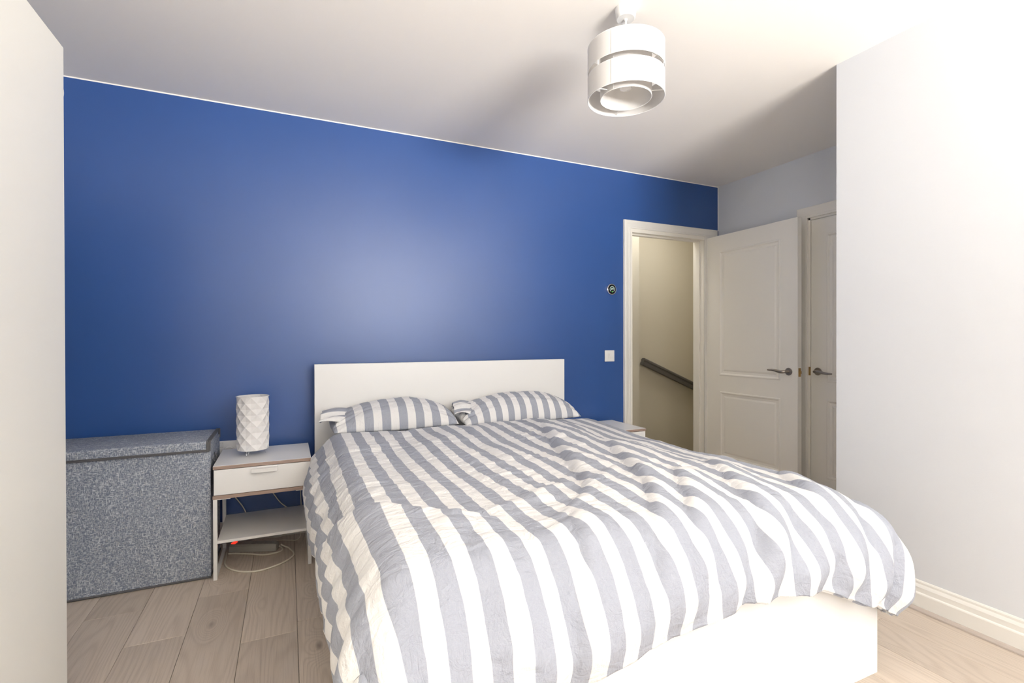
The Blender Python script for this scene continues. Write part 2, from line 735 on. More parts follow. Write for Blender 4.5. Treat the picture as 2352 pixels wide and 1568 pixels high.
# skirting boards
SK = [(0, 0), (0.018, 0), (0.018, 0.066), (0.0165, 0.070), (0.0125, 0.073), (0.0125, 0.092), (0.0095, 0.098),
      (0.006, 0.104), (0.006, 0.112), (0.003, 0.117), (0, 0.118)]


def skirt(name, prof_axis, fn, a0, a1, material=M_trim):
    mb = MB()
    mb.prism([fn(d, z) for d, z in SK], prof_axis, a0, a1)
    return struct(mb.build(name, material, smooth=0))


base_r = skirt('baseboard_right', 'y', lambda d, z: (XR - d, z), Y0, YC + 0.018)
mb = MB()
mb.prism([(XR - 0.018, 0.0005), (XR - 0.034, 0.0005), (XR - 0.033, 0.006), (XR - 0.027, 0.012), (XR - 0.018, 0.014)],
         'y', Y0, YC)
mb.build('floor_bead', paint('oak_bead', (0.46, 0.40, 0.355), 0.4, 0.1, 60), base_r, 0)
skirt('baseboard_back', 'x', lambda d, z: (YB - d, z), X0, 2.335)
skirt('baseboard_left', 'y', lambda d, z: (X0 + d, z), Y0, YB - 0.02)
skirt('baseboard_front', 'x', lambda d, z: (Y0 + d, z), X0 + 0.02, XR - 0.02)
skirt('baseboard_alcove', 'x', lambda d, z: (YC + d, z), XR, XF)


# ------------------------------------------------------------------ doors
def architrave_ring(mb, corners, prof):
    """sweep a moulding along an open rectangular path; corners: list of (point, inward vec) in wall plane; prof: (t along width outwards, height proud)"""
    V, F = [], []
    n = len(prof)
    for P, Wd, Nn in corners:
        for t, hgt in prof:
            V.append(Vector(P) + Vector(Wd) * t + Vector(Nn) * hgt)
    for i in range(len(corners) - 1):
        for k in range(n):
            j = (k + 1) % n
            F.append((i * n + k, i * n + j, (i + 1) * n + j, (i + 1) * n + k))
    F.append(tuple(range(n)))
    F.append(tuple((len(corners) - 1) * n + k for k in range(n)))
    mb.raw(V, F)


ARCH = [(0.0, 0.0), (0.0, 0.012), (0.004, 0.014), (0.011, 0.014), (0.014, 0.0105), (0.030, 0.0125), (0.038, 0.017),
        (0.044, 0.0185), (0.056, 0.0185), (0.060, 0.016), (0.062, 0.0)]
AW = 0.062


def arch_scaled(w):
    return [(t * w / AW, hh) for t, hh in ARCH]


# doorway on the blue wall: lining, stop, architrave; open leaf
LT = 0.028
mb = MB()
mb.box(DX0, DX0 + LT, YB - 0.002, YB + T + 0.002, 0.0, DZ - LT)
mb.box(DX1 - LT, DX1, YB - 0.002, YB + T + 0.002, 0.0, DZ - LT)
mb.box(DX0, DX1, YB - 0.002, YB + T + 0.002, DZ - LT, DZ)
fr1 = struct(mb.build('door_1', M_cream, smooth=0))
mb = MB()
mb.box(DX0 + LT, DX0 + LT + 0.012, YB + 0.042, YB + 0.075, 0.0, DZ - LT - 0.012, 0.001, 1)
mb.box(DX1 - LT - 0.012, DX1 - LT, YB + 0.042, YB + 0.075, 0.0, DZ - LT - 0.012, 0.001, 1)
mb.box(DX0 + LT, DX1 - LT, YB + 0.042, YB + 0.075, DZ - LT - 0.012, DZ - LT, 0.001, 1)
mb.build('door_stop', M_cream, fr1, 0)
mb = MB()
ax0, ax1, az = DX0 + 0.004, DX1 + 0.050, DZ + 0.0
NY = (0, -1, 0)
architrave_ring(mb, [((ax0, YB, 0), (-1, 0, 0), NY), ((ax0, YB, az), (-1, 0, 1), NY),
                     ((ax1, YB, az), (1, 0, 1), NY), ((ax1, YB, 0), (1, 0, 0), NY)], ARCH)
mb.box(DX1 - LT, ax1, YB - 0.012, YB, 0.0, az)
mb.build('architrave', M_trim, fr1, 28)


def ring_panel(mb, rect, prof, P):
    """nested rectangular mouldings on a door face; P maps (u, v, h) to 3D"""
    u0, u1, v0, v1 = rect
    V, F = [], []
    for ins, hgt in prof:
        V += [P(u0 + ins, v0 + ins, hgt), P(u1 - ins, v0 + ins, hgt), P(u1 - ins, v1 - ins, hgt), P(u0 + ins, v1 - ins, hgt)]
    for i in range(len(prof) - 1):
        for k in range(4):
            j = (k + 1) % 4
            F.append((4 * i + k, 4 * i + j, 4 * i + 4 + j, 4 * i + 4 + k))
    b = 4 * (len(prof) - 1)
    F.append((b, b + 1, b + 2, b + 3))
    mb.raw(V, F, False)


PANEL = [(0.0, 0.0), (0.003, 0.0035), (0.010, 0.0040), (0.020, -0.0040), (0.036, -0.0065), (0.046, -0.0030), (0.050, -0.0020)]


def frame_face(mb, outer, holes, P):
    """flat door face with rectangular holes stacked in v (same u-range)"""
    u0, u1, v0, v1 = outer
    hu0, hu1 = holes[0][0], holes[0][1]

    def q(a, b, c, d):
        mb.raw([P(a, c, 0), P(b, c, 0), P(b, d, 0), P(a, d, 0)], [(0, 1, 2, 3)], False)
    q(u0, hu0, v0, v1)
    q(hu1, u1, v0, v1)
    prev = v0
    for h_ in holes:
        q(hu0, hu1, prev, h_[2])
        prev = h_[3]
    q(hu0, hu1, prev, v1)


def door_leaf(name, xf, thick, y0, y1, z0, z1, holes, parent, flip):
    """leaf whose panelled face looks to -X at x = xf"""
    P = lambda u, v, hgt: (xf - hgt, u, v)
    mb = MB()
    frame_face(mb, (y0, y1, z0, z1), holes, P)
    # other five sides
    x1 = xf + thick
    V = [(xf, y0, z0), (xf, y1, z0), (xf, y1, z1), (xf, y0, z1), (x1, y0, z0), (x1, y1, z0), (x1, y1, z1), (x1, y0, z1)]
    mb.raw(V, [(4, 5, 6, 7), (0, 4, 7, 3), (1, 2, 6, 5), (3, 7, 6, 2), (0, 1, 5, 4)], False)
    leaf = mb.build(name, M_cream, parent, 0)
    for h_ in holes:
        mb = MB()
        ring_panel(mb, h_, PANEL, P)
        mb.build('moulded_panel', M_cream, leaf, 0)
    return leaf


def lever_handle(parent, xf, y, z, sgn, droop):
    """rose and curved lever on a face looking to -X; lever points to sgn*Y"""
    mb = MB()
    mb.lathe([(0.0255, 0.0), (0.0265, -0.002), (0.0265, -0.006), (0.024, -0.009), (0.019, -0.0095), (0.0, -0.0095)], 32, (xf, y, z), 'x')
    rose = mb.build('handle_rose', M_nickel, parent)
    mb = MB()
    pts, rads = [], []
    path = [(0.0, 0.006, 0), (0.0, 0.028, 0), (0.002, 0.042, 0.0), (0.012, 0.050, -0.001), (0.028, 0.052, -0.002), (0.045, 0.050, 0.001),
            (0.070, 0.050, 0.006), (0.095, 0.052, 0.0085), (0.118, 0.054, 0.0085), (0.128, 0.054, 0.008)]
    rr = [0.0095, 0.0095, 0.0105, 0.0115, 0.0115, 0.0105, 0.0088, 0.0078, 0.0070, 0.0050]
    for (l, s, dz) in path:
        pts.append((xf - s, y + sgn * l, z + dz * droop))
    mb.tube(pts, rr, 12)
    mb.build('lever', M_nickel, rose)


LY0, LY1 = 2.279, 3.084
leaf = door_leaf('door_leaf', 3.2, 0.040, LY0, LY1, 0.008, 1.948,
                 [(2.410, 2.950, 0.152, 0.684), (2.410, 2.956, 0.813, 1.822)], fr1, False)
# sub-parts cannot go a level deeper, so handle, latch and hinges hang on the doorway
mb = MB()
lever_handle(fr1, 3.2, 2.344, 0.879, 1, 1.0)
mb = MB()
mb.box(3.2085, 3.2315, LY0 - 0.0016, LY0 + 0.001, 0.846, 0.906, 0.0005, 1)
lp = mb.build('latch_plate', M_brass, fr1)
mb = MB()
mb.box(3.2125, 3.2275, LY0 - 0.011, LY0 - 0.001, 0.866, 0.886, 0.002, 1)
mb.build('latch_bolt', M_brass, lp)
for hz in (0.22, 1.0, 1.74):
    mb = MB()
    mb.tube([(3.196, 3.090, hz - 0.038), (3.196, 3.090, hz + 0.038)], 0.005, 10)
    mb.build('hinge', M_nickel, fr1)

# closet door in the alcove wall (closed)
mb = MB()
mb.box(XF - 0.001, XF + T, CY0, CY0 + 0.022, 0.0, CZ)
mb.box(XF - 0.001, XF + T, CY1 - 0.014, CY1, 0.0, CZ)
mb.box(XF - 0.001, XF + T, CY0, CY1, CZ - 0.014, CZ)
fr2 = struct(mb.build('door_2', M_cream, smooth=0))
mb = MB()
NX = (-1, 0, 0)
architrave_ring(mb, [((XF, CY1, 0), (0, 1, 0), NX), ((XF, CY1, CZ), (0, 1, 1), NX),
                     ((XF, CY0, CZ), (0, -1, 1), NX), ((XF, CY0, 0), (0, -1, 0), NX)],
                [(t * 0.078 / AW, hh * 1.15) for t, hh in ARCH if t < 0.0615] + [(0.078, 0.0)])
mb.build('architrave', M_cream, fr2, 28)
door_leaf('door_leaf', XF + 0.004, 0.040, CY0 + 0.026, CY1 - 0.018, 0.008, CZ - 0.018,
          [(1.66, 2.172, 0.152, 0.692), (1.66, 2.172, 0.813, 1.826)], fr2, False)
lever_handle(fr2, XF + 0.004, 2.230, 0.882, -1, -1.0)
mb = MB()
mb.box(XF - 0.0025, XF + 0.0005, CY1 - 0.016, CY1 - 0.002, 0.852, 0.912, 0.0005, 1)
mb.build('strike_plate', M_brass, fr2)

# architrave of another door on the landing, just showing beside the doorway
mb = MB()
mb.box(2.86, 2.93, 3.734, 3.75, 0.0, 1.92, 0.003, 1)
mb.box(2.10, 2.93, 3.734, 3.75, 1.86, 1.92, 0.003, 1)
struct(mb.build('trim_1', M_cream))

# ------------------------------------------------------------------ stair handrail on the landing
hr = thing('handrail', 'dark grey stair handrail sloping down on landing wall seen through the open doorway', 'handrail', (3.65, 4.0, 0.70))
mb = MB()
a, b = Vector((3.236, 3.955, 0.888)), Vector((4.30, 3.955, 0.452))
dirv = (b - a).normalized()
up = Vector((0, 1, 0)).cross(dirv)
if up.z < 0:
    up = -up
prof = [(-0.024, -0.036), (0.024, -0.036), (0.026, -0.012), (0.021, -0.008), (0.021, 0.004), (0.028, 0.012), (0.028, 0.024),
        (0.018, 0.034), (-0.018, 0.034), (-0.028, 0.024), (-0.028, 0.012), (-0.021, 0.004), (-0.021, -0.008), (-0.026, -0.012)]
V = [a + Vector((0, 1, 0)) * y_ + up * z_ for y_, z_ in prof] + [b + Vector((0, 1, 0)) * y_ + up * z_ for y_, z_ in prof]
n = len(prof)
mb.raw(V, [tuple(range(n)), tuple(range(n, 2 * n))] + [(i, (i + 1) % n, n + (i + 1) % n, n + i) for i in range(n)])
mb.build('rail', M_rail, hr, 25)
for t_ in (0.35, 0.85):
    p = a.lerp(b, t_)
    mb = MB()
    mb.box(p.x - 0.015, p.x + 0.015, 3.978, 4.0, p.z - 0.03, p.z + 0.02, 0.004)
    mb.build('bracket', M_rail, hr)

# ------------------------------------------------------------------ wardrobe
wd = thing('wardrobe', 'tall plain white wardrobe filling the left edge of the room', 'wardrobe', (-0.98, 0.7, 0))
WXF, WY1, WH = -0.6247, 1.956, 2.01
mb = MB()
mb.box(X0 + 0.02, WXF - 0.022, -0.55, WY1 - 0.001, 0.06, WH - 0.001, 0.001, 1)
mb.build('carcass', M_ward, wd, 0)
mb = MB()
mb.box(X0 + 0.05, WXF - 0.05, -0.52, WY1 - 0.03, 0.0, 0.06)
mb.build('plinth', M_ward, wd, 0)
for y0_, y1_ in ((-0.55, 0.281), (0.284, 1.116), (1.119, WY1)):
    mb = MB()
    mb.box(WXF - 0.020, WXF, y0_, y1_, 0.015, WH, 0.0012, 1)
    mb.build('door', M_ward, wd)

# ------------------------------------------------------------------ bed
bed = thing('bed', 'white low bed frame with flat headboard and footboard against the blue wall', 'bed', (0.96, 2.0, 0))
BX0, BX1, BY0 = 0.138, 1.781, 0.986
mb = MB()
mb.box(BX0 - 0.0015, 1.760, 2.985, 3.020, 0.0, 0.971, 0.0012, 1)
mb.build('headboard', M_white, bed)
mb = MB()
mb.box(BX0, BX1, BY0, BY0 + 0.03, 0.0, 0.425, 0.0012, 1)
mb.build('footboard', M_white, bed)
for x in (BX0 + 0.008, BX1 - 0.032):
    mb = MB()
    mb.box(x, x + 0.024, BY0 + 0.031, 2.984, 0.04, 0.37, 0.0012, 1)
    mb.build('side_rail', M_white, bed)
for i in range(14):
    y = 1.10 + i * 0.14
    mb = MB()
    mb.box(BX0 + 0.03, BX1 - 0.03, y, y + 0.07, 0.27, 0.288, 0.002, 1)
    mb.build('slat', M_edge, bed, 0)
mb = MB()
mb.box(BX0 + 0.055, BX1 - 0.055, BY0 + 0.06, 2.975, 0.29, 0.53, 0.06, 5)
mb.build('mattress', M_mattress, bed, 60)

# ------------------------------------------------------------------ value noise for cloth
rng = np.random.RandomState(11)
PERM = rng.permutation(512)
GRAD = rng.uniform(0, 2 * PI, 512)


def gnoise(x, y, seed=0):
    xi, yi = np.floor(x).astype(int), np.floor(y).astype(int)
    xf, yf = x - xi, y - yi

    def g(ix, iy, dx, dy):
        h_ = PERM[(PERM[(ix + seed * 57) % 512] + iy) % 512]
        return np.cos(GRAD[h_]) * dx + np.sin(GRAD[h_]) * dy
    u, v = xf ** 3 * (xf * (6 * xf - 15) + 10), yf ** 3 * (yf * (6 * yf - 15) + 10)
    n00, n10 = g(xi, yi, xf, yf), g(xi + 1, yi, xf - 1, yf)
    n01, n11 = g(xi, yi + 1, xf, yf - 1), g(xi + 1, yi + 1, xf - 1, yf - 1)
    return 1.4 * ((n00 * (1 - u) + n10 * u) * (1 - v) + (n01 * (1 - u) + n11 * u) * v)


def sstep(e0, e1, x):
    t = np.clip((x - e0) / (e1 - e0), 0, 1)
    return t * t * (3 - 2 * t)


def ridge(A, B, pts, amp, w_lit, w_steep, taper=0.18):
    """fold along a polyline in cloth coordinates; steep on the side to the right of travel"""
    pts = np.array(pts, float)
    seg = np.diff(pts, axis=0)
    sl = np.hypot(seg[:, 0], seg[:, 1])
    tot = sl.sum()
    best = np.full(A.shape, 1e9)
    sd = np.zeros(A.shape)
    along = np.zeros(A.shape)
    acc = 0.0
    for (p, s, l) in zip(pts[:-1], seg, sl):
        t = np.clip(((A - p[0]) * s[0] + (B - p[1]) * s[1]) / (l * l), 0, 1)
        dx, dy = A - p[0] - t * s[0], B - p[1] - t * s[1]
        d = np.hypot(dx, dy)
        sg = np.sign(s[0] * dy - s[1] * dx)
        m = d < best
        best = np.where(m, d, best)
        sd = np.where(m, d * sg, sd)
        along = np.where(m, (acc + t * l) / tot, along)
        acc += l
    prof = np.where(sd >= 0, np.exp(-(sd / w_lit) ** 2), np.exp(-(sd / w_steep) ** 2))
    tp = sstep(0, taper, along) * sstep(0, taper, 1 - along)
    return amp * prof * tp


def grid_mesh(name, P, UV):
    nu, nv = P.shape[:2]
    idx = np.arange(nu * nv).reshape(nu, nv)
    q = np.stack([idx[:-1, :-1], idx[1:, :-1], idx[1:, 1:], idx[:-1, 1:]], -1).reshape(-1, 4)
    me = bpy.data.meshes.new(name)
    me.from_pydata(P.reshape(-1, 3).tolist(), [], q.tolist())
    uvl = me.uv_layers.new(name='cloth')
    li = np.zeros(len(me.loops), dtype=np.int32)
    me.loops.foreach_get('vertex_index', li)
    uvl.data.foreach_set('uv', UV.reshape(-1, 2)[li].astype(np.float32).ravel())
    me.update()
    return me


# ------------------------------------------------------------------ duvet
def make_duvet():
    NA, NB = 430, 410
    aL, aR = -0.085, 2.06
    bH = 2.665
    x0r, x1r, y0r = 0.250, 1.685, 1.107
    RX0, RX1, RY, RZ = 0.140, 0.160, 0.170, 0.30
    # arc length along the (tall elliptical) shoulder
    tt_ = np.linspace(0, PI / 2, 400)
    arc = np.concatenate([[0], np.cumsum(np.hypot(np.diff(0.155 * np.sin(tt_)), np.diff(RZ * (1 - np.cos(tt_)))))])
    # hem length past the foot edge, along the width
    ha = [-0.10, 0.05, 0.3, 0.6, 0.85, 1.1, 1.3, 1.45, 1.6, 1.75, 1.9, 2.0, 2.06]
    hl = [0.26, 0.33, 0.355, 0.325, 0.285, 0.275, 0.28, 0.300, 0.345, 0.385, 0.375, 0.32, 0.25]
    a = np.linspace(aL, aR, NA)
    hem = np.interp(a, ha, hl) + 0.010 * gnoise(a * 6.0, a * 0 + 3.3, 4) + 0.004 * gnoise(a * 17.0, a * 0 + 1.3, 5)
    v = np.linspace(0, 1, NB)
    A = np.repeat(a[:, None], NB, 1)
    B = bH + (y0r - hem - bH)[:, None] * v[None, :]
    edgew = 0.008 * gnoise(B * 5.0, A * 0 + 7.7, 6)
    Cx, Cy = np.clip(A, x0r, x1r), np.maximum(B, y0r)
    dx, dy = A - Cx, B - Cy
    Lr = np.hypot(dx, dy) + 1e-9
    nx, ny = dx / Lr, dy / Lr
    th = np.interp(Lr, arc, tt_)
    hang = np.maximum(0, Lr - arc[-1])
    z0 = 0.600 + 0.018 * sstep(2.0, 2.6, B) - 0.018 * sstep(1.35, 1.75, A) - 0.010 * sstep(0.5, 0.2, A) * sstep(2.4, 1.6, B)
    RH = np.sqrt((nx * np.where(A < x0r, RX0, RX1)) ** 2 + (ny * RY) ** 2)
    RH = RH * (1 + 0.14 * (2 * np.abs(nx * ny)) ** 2)
    hor = RH * np.sin(th)
    drop = RZ * (1 - np.cos(th)) + hang
    nh, nv_ = RZ * np.sin(th), np.maximum(RH, 1e-3) * np.cos(th)
    nl = np.hypot(nh, nv_) + 1e-9
    s, c = nh / nl, nv_ / nl
    Nx, Ny, Nz = nx * s, ny * s, np.where(Lr < 1e-6, 1.0, c)
    side = sstep(0.04, 0.26, Lr)
    left = sstep(0.02, 0.14, x0r - A)
    right = sstep(0.02, 0.14, A - x1r)
    foot = sstep(0.02, 0.16, y0r - B)
    corner_r = right * foot
    corner_l = left * foot
    # --- relief
    wa = A + 0.03 * gnoise(A * 3, B * 3, 1)
    wb = B + 0.03 * gnoise(A * 3 + 9, B * 3, 2)
    d = 0.012 * gnoise(wa * 2.3, wb * 2.3, 3) + 0.0065 * gnoise(wa * 6, wb * 5, 7) + 0.0022 * gnoise(wa * 15, wb * 17, 8)
    d += 0.0012 * gnoise(wa * 18, wb * 52, 9) * (1 - foot)
    # crumples: sharp-crested wrinkles in patches
    pat = sstep(-0.25, 0.35, gnoise(A * 3.1, B * 3.1, 21))
    w1 = 1 - np.abs(gnoise(wa * 5 + wb * 2.5 + 0.4 * gnoise(A * 6, B * 6, 22), wb * 9 - wa * 3, 23))
    w2 = 1 - np.abs(gnoise(wa * 17 - wb * 6, wb * 22 + wa * 5, 24))
    calm = (1 - 0.45 * sstep(1.35, 1.05, B)) * (1 - 0.65 * sstep(1.25, 1.5, A))
    d += (0.0065 * w1 ** 4 + 0.0012 * w2 ** 4) * (0.25 + 0.75 * pat) * calm
    # long shallow hollows on the window side of the top
    d += 0.010 * gnoise(wa * 5.5 + wb * 1.6, wb * 1.5, 12) * sstep(0.8, 1.2, A)
    # big folds (lit side gentle, far side steep)
    d += ridge(A, B, [(1.40, 2.66), (1.324, 2.472), (1.17, 2.05), (1.046, 1.70), (0.975, 1.49), (0.91, 1.36), (0.83, 1.27), (0.72, 1.19), (0.58, 1.13)],
               0.033, 0.22, 0.024, 0.28)
    d += ridge(A, B, [(1.43, 2.06), (1.389, 1.95), (1.27, 1.68), (1.18, 1.47), (1.11, 1.31), (1.04, 1.20), (0.93, 1.12)], 0.032, 0.20, 0.023, 0.36)
    d += ridge(A, B, [(1.33, 1.42), (1.22, 1.27), (1.14, 1.15), (1.03, 1.02), (0.93, 0.90)], 0.022, 0.075, 0.024)
    d += ridge(A, B, [(1.60, 1.55), (1.49, 1.36), (1.38, 1.18), (1.29, 1.02), (1.20, 0.88)], 0.022, 0.08, 0.024)
    d += ridge(A, B, [(1.72, 1.30), (1.62, 1.14), (1.55, 1.02), (1.46, 0.86)], 0.024, 0.07, 0.022)
    d += ridge(A, B, [(1.93, 1.25), (1.80, 1.06), (1.70, 0.95), (1.60, 0.80)], 0.024, 0.065, 0.022)
    d += ridge(A, B, [(1.12, 1.34), (1.02, 1.17), (0.92, 1.05), (0.80, 0.86)], 0.016, 0.06, 0.022)
    d += ridge(A, B, [(0.75, 1.20), (0.68, 1.05), (0.62, 0.92), (0.58, 0.74)], 0.012, 0.06, 0.02)
    d += ridge(A, B, [(0.58, 1.23), (0.47, 1.25), (0.37, 1.31), (0.26, 1.40), (0.14, 1.53), (0.02, 1.66), (-0.06, 1.71), (-0.14, 1.74)], 0.034, 0.20, 0.018, 0.2)
    d += ridge(A, B, [(0.95, 1.55), (0.8, 1.42), (0.66, 1.36), (0.50, 1.30)], 0.010, 0.06, 0.02)
    d += ridge(A, B, [(0.92, 2.60), (0.86, 2.30), (0.84, 2.00), (0.80, 1.75)], 0.010, 0.05, 0.03)
    d += ridge(A, B, [(0.62, 2.64), (0.55, 2.50), (0.42, 2.44), (0.30, 2.46)], 0.010, 0.05, 0.016)
    d += ridge(A, B, [(0.50, 2.38), (0.36, 2.30), (0.22, 2.28), (0.08, 2.34)], 0.009, 0.05, 0.014)
    # packing creases: straight fine pleats across the cloth
    for yb_, amp_ in ((2.235, 0.0030), (1.985, 0.0022), (1.66, 0.0020)):
        q = B - yb_ - 0.02 * gnoise(A * 1.2, A * 0 + yb_, 3)
        d += amp_ * np.exp(-(q / 0.010) ** 2) * sstep(0.15, 0.3, A) * sstep(1.1, 0.8, A)
    for xa_, amp_ in ((0.80, 0.0030), (1.44, 0.003)):
        q = A - xa_ - 0.015 * gnoise(B * 1.5, B * 0 + xa_, 3)
        d += amp_ * np.exp(-(q / 0.010) ** 2) * (0.6 + gnoise(B * 30, A * 30, 3))
    # ripples down the left overhang, radiating folds at the foot and corners
    ph = B * 2 * PI / 0.125 + 3.2 * gnoise(B * 3.3, A * 0 + 2.0, 10) + 2.6 * (A - x0r)
    d += 0.0072 * np.sin(ph) * left * sstep(0.06, 0.24, x0r - A) * (1 - corner_l * 0.4)
    d += 0.010 * gnoise(B * 11, A * 6, 11) * left
    ph2 = (A * 0.80 - B * 0.60) * 2 * PI / 0.135 + 2.2 * gnoise(A * 4, B * 4, 12)
    d += 0.0115 * np.sin(ph2) * foot * sstep(0.75, 1.15, A) * (1 - corner_r)
    d += 0.0060 * np.sin(A * 2 * PI / 0.21 + 1.5 * gnoise(A * 5, B * 5, 13)) * foot * sstep(0.9, 0.5, A)
    fi = np.arctan2(-ny, nx)
    d += 0.013 * np.sin(fi * 7.0 + 0.6 + 1.2 * gnoise(A * 5, B * 5, 14)) * corner_r
    fl = np.arctan2(-ny, -nx)
    d += 0.016 * np.sin(fl * 6.0 + 0.4) * corner_l
    # plumpness of the overhang, tucked in at the hem
    puff = np.sin(PI * np.clip((Lr - 0.02) / 0.42, 0, 1))
    d += puff * (0.004 * left + 0.034 * left * sstep(1.75, 2.15, B) + 0.006 * foot + 0.010 * right + 0.006 * corner_r) * side
    # the quilt is fat: it swells above the hem and tucks in at the edge
    e = np.minimum(np.minimum(A - aL, aR - A), B - (y0r - hem)[:, None])
    d += (0.020 * foot + 0.010 * left + 0.012 * right) * np.minimum(side, 1) * (sstep(0.0, 0.075, e) - 0.5)
    d *= 1 - 0.75 * sstep(1.42, 1.62, A) * sstep(1.9, 2.3, B)
    X = Cx + nx * hor + Nx * d
    Y = Cy + ny * hor + Ny * d
    Z = z0 - drop + Nz * d + side * edgew
    # head end rolls down behind the pillows' front edge
    roll = sstep(2.60, 2.665, B)
    Z -= 0.035 * roll
    # never through the bed: keep outside the frame
    X = np.where((A < x0r) & (B > y0r), np.minimum(X, BX0 - 0.020 + 0.6 * sstep(0.40, 0.50, Z)), X)
    X = np.where((A > x1r) & (B > y0r), np.maximum(X, BX1 + 0.020 - 0.6 * sstep(0.40, 0.50, Z)), X)
    lim = 0.020 + 0.030 * sstep(1.7, 2.2, B)
    X = np.where((A < x0r) & (X < 0.112), 0.112 - lim * np.tanh((0.112 - X) / lim), X)
    Y = np.where((B < y0r) & (A > x0r) & (A < x1r), np.minimum(Y, BY0 - 0.020 + 0.6 * sstep(0.43, 0.56, Z)), Y)
    cr = (B < y0r) & ((A < x0r) | (A > x1r))
    rad = np.hypot(X - Cx, Y - Cy) + 1e-9
    bxd = np.where(A < x0r, x0r - BX0, BX1 - x1r)
    need = np.minimum(bxd / np.maximum(np.abs(nx), 1e-3), (y0r - BY0) / np.maximum(np.abs(ny), 1e-3)) + 0.018
    k = np.where(cr, np.maximum(rad, need * sstep(0.53, 0.43, Z)) / rad, 1.0)
    X, Y = Cx + (X - Cx) * k, Cy + (Y - Cy) * k
    # squeezed between bed and bedside tables at the head end
    sq = sstep(2.45, 2.61, B)
    X = np.where(A < x0r, X * (1 - sq) + np.maximum(X, BX0 - 0.022) * sq, X)
    X = np.where(A > x1r, X * (1 - sq) + np.minimum(X, BX1 + 0.035) * sq, X)
    P = np.stack([X, Y, Z], -1)
    UV = np.stack([A, B], -1)
    return P, UV


dv = thing('duvet', 'grey and white striped duvet spread rumpled over the bed', 'duvet', (0.96, 1.8, 0.5))
P, UV = make_duvet()
base = np.array(dv.location)
me = grid_mesh('cover', P - base, UV)
cov = link('cover', me, M_duvet, dv, 0)
me.shade_smooth()
sol = cov.modifiers.new('thickness', 'SOLIDIFY')
sol.thickness = 0.016
sol.offset = 1.0 if False else -1.0


def hem_tube(name, path, uvs, rad, parent, material, n=8, normal_off=None):
    path = np.array(path)
    m = len(path)
    tang = np.gradient(path, axis=0)
    tang /= np.linalg.norm(tang, axis=1)[:, None] + 1e-9
    ref = np.array([0.0, 0, 1])
    bi = np.cross(tang, ref)
    bi /= np.linalg.norm(bi, axis=1)[:, None] + 1e-9
    nn = np.cross(bi, tang)
    V = np.zeros((m, n + 1, 3))
    U = np.zeros((m, n + 1, 2))
    for k in range(n + 1):
        an = 2 * PI * k / n
        V[:, k] = path + (bi * math.cos(an) + nn * math.sin(an)) * rad
        U[:, k] = uvs
    me = grid_mesh(name, V - np.array(world_loc(parent)), U)
    o = link(name, me, material, parent, 0)
    me.shade_smooth()
    return o


bp = np.concatenate([P[0, ::2], P[::2, -1], P[-1, ::-2]])
bu = np.concatenate([UV[0, ::2], UV[::2, -1], UV[-1, ::-2]])
hem_tube('hem_piping', bp, bu, 0.0055, dv, M_duvet)


# ------------------------------------------------------------------ pillows
def make_pillow(label, x0, x1, yf, yb_, zf, zb_, top, phase, seed, crest):
    cx, cy = (x0 + x1) / 2, (yf + yb_) / 2
    root = thing('pillow', label, 'pillow', (cx, cy, zf), 'striped pillows against the headboard')
    NU, NV = 110, 70
    u = np.linspace(-1, 1, NU)
    vv = np.linspace(-1, 1, NV)
    U, Vv = np.meshgrid(u, vv, indexing='ij')

    def surf(sign):
        # slightly pinched outline with drawn-out corners
        pin = 1 - 0.06 * (1 - U ** 2) * 0
        wx = 1 - 0.07 * (1 - Vv ** 2) * np.abs(U) ** 3 * 0 - 0.05 * (1 - np.abs(Vv) ** 2) * np.abs(U) ** 6 * -0.6
        X = cx + U * (x1 - x0) / 2 * wx
        yy = (Vv + 1) / 2
        Y = yf + yy * (yb_ - yf) + 0.018 * (1 - U ** 2) * -np.sign(Vv) * np.abs(Vv) ** 4
        t = np.clip(1 - np.abs(U) ** 2.3, 0, 1) ** 0.62 * np.clip(1 - np.abs(Vv) ** 2.4, 0, 1) ** 0.55
        sk = 1 + crest * U
        Zb = zf + yy * (zb_ - zf)
        if sign > 0:
            Z = Zb + top * t * sk
        else:
            Z = Zb - 0.035 * t
        w = 0.006 * gnoise(U * 3 + seed, Vv * 4, seed) + 0.003 * gnoise(U * 9 + seed, Vv * 9, seed + 1)
        # drag lines pulling from the lower front corner
        q = (Vv + 0.75) - 0.55 * (U + 1)
        w += -0.006 * np.exp(-(q / 0.045) ** 2) * sstep(1.3, 0.2, U + 1) * (1 if seed == 3 else 0.2)
        gat = np.exp(-((np.abs(U) - 1) / 0.22) ** 2)
        w += 0.006 * np.sin(Vv * 21 + 3 * gnoise(U * 4, Vv * 6, seed + 2)) * gat * (t > 0)
        Z = Z + w * np.clip(t * 3, 0, 1) * (1 if sign > 0 else -0.4)
        return np.stack([X, Y, Z], -1)
    top_s, bot_s = surf(1), surf(-1)
    UVm = np.stack([cx + U * (x1 - x0) / 2, yf + (Vv + 1) / 2 * (yb_ - yf) * 1.3], -1)
    base = np.array(root.location)
    me = grid_mesh('pillowcase', np.concatenate([top_s, bot_s[::-1]], 0)[:, :, :] - base,
                   np.concatenate([UVm, UVm[::-1]], 0))
    bmx = bmesh.new()
    bmx.from_mesh(me)
    bmesh.ops.remove_doubles(bmx, verts=list(bmx.verts), dist=0.0004)
    bmesh.ops.recalc_face_normals(bmx, faces=list(bmx.faces))
    bmx.to_mesh(me)
    bmx.free()
    o = link('pillowcase', me, phase, root, 0)
    me.shade_smooth()
    return root, top_s, UVm


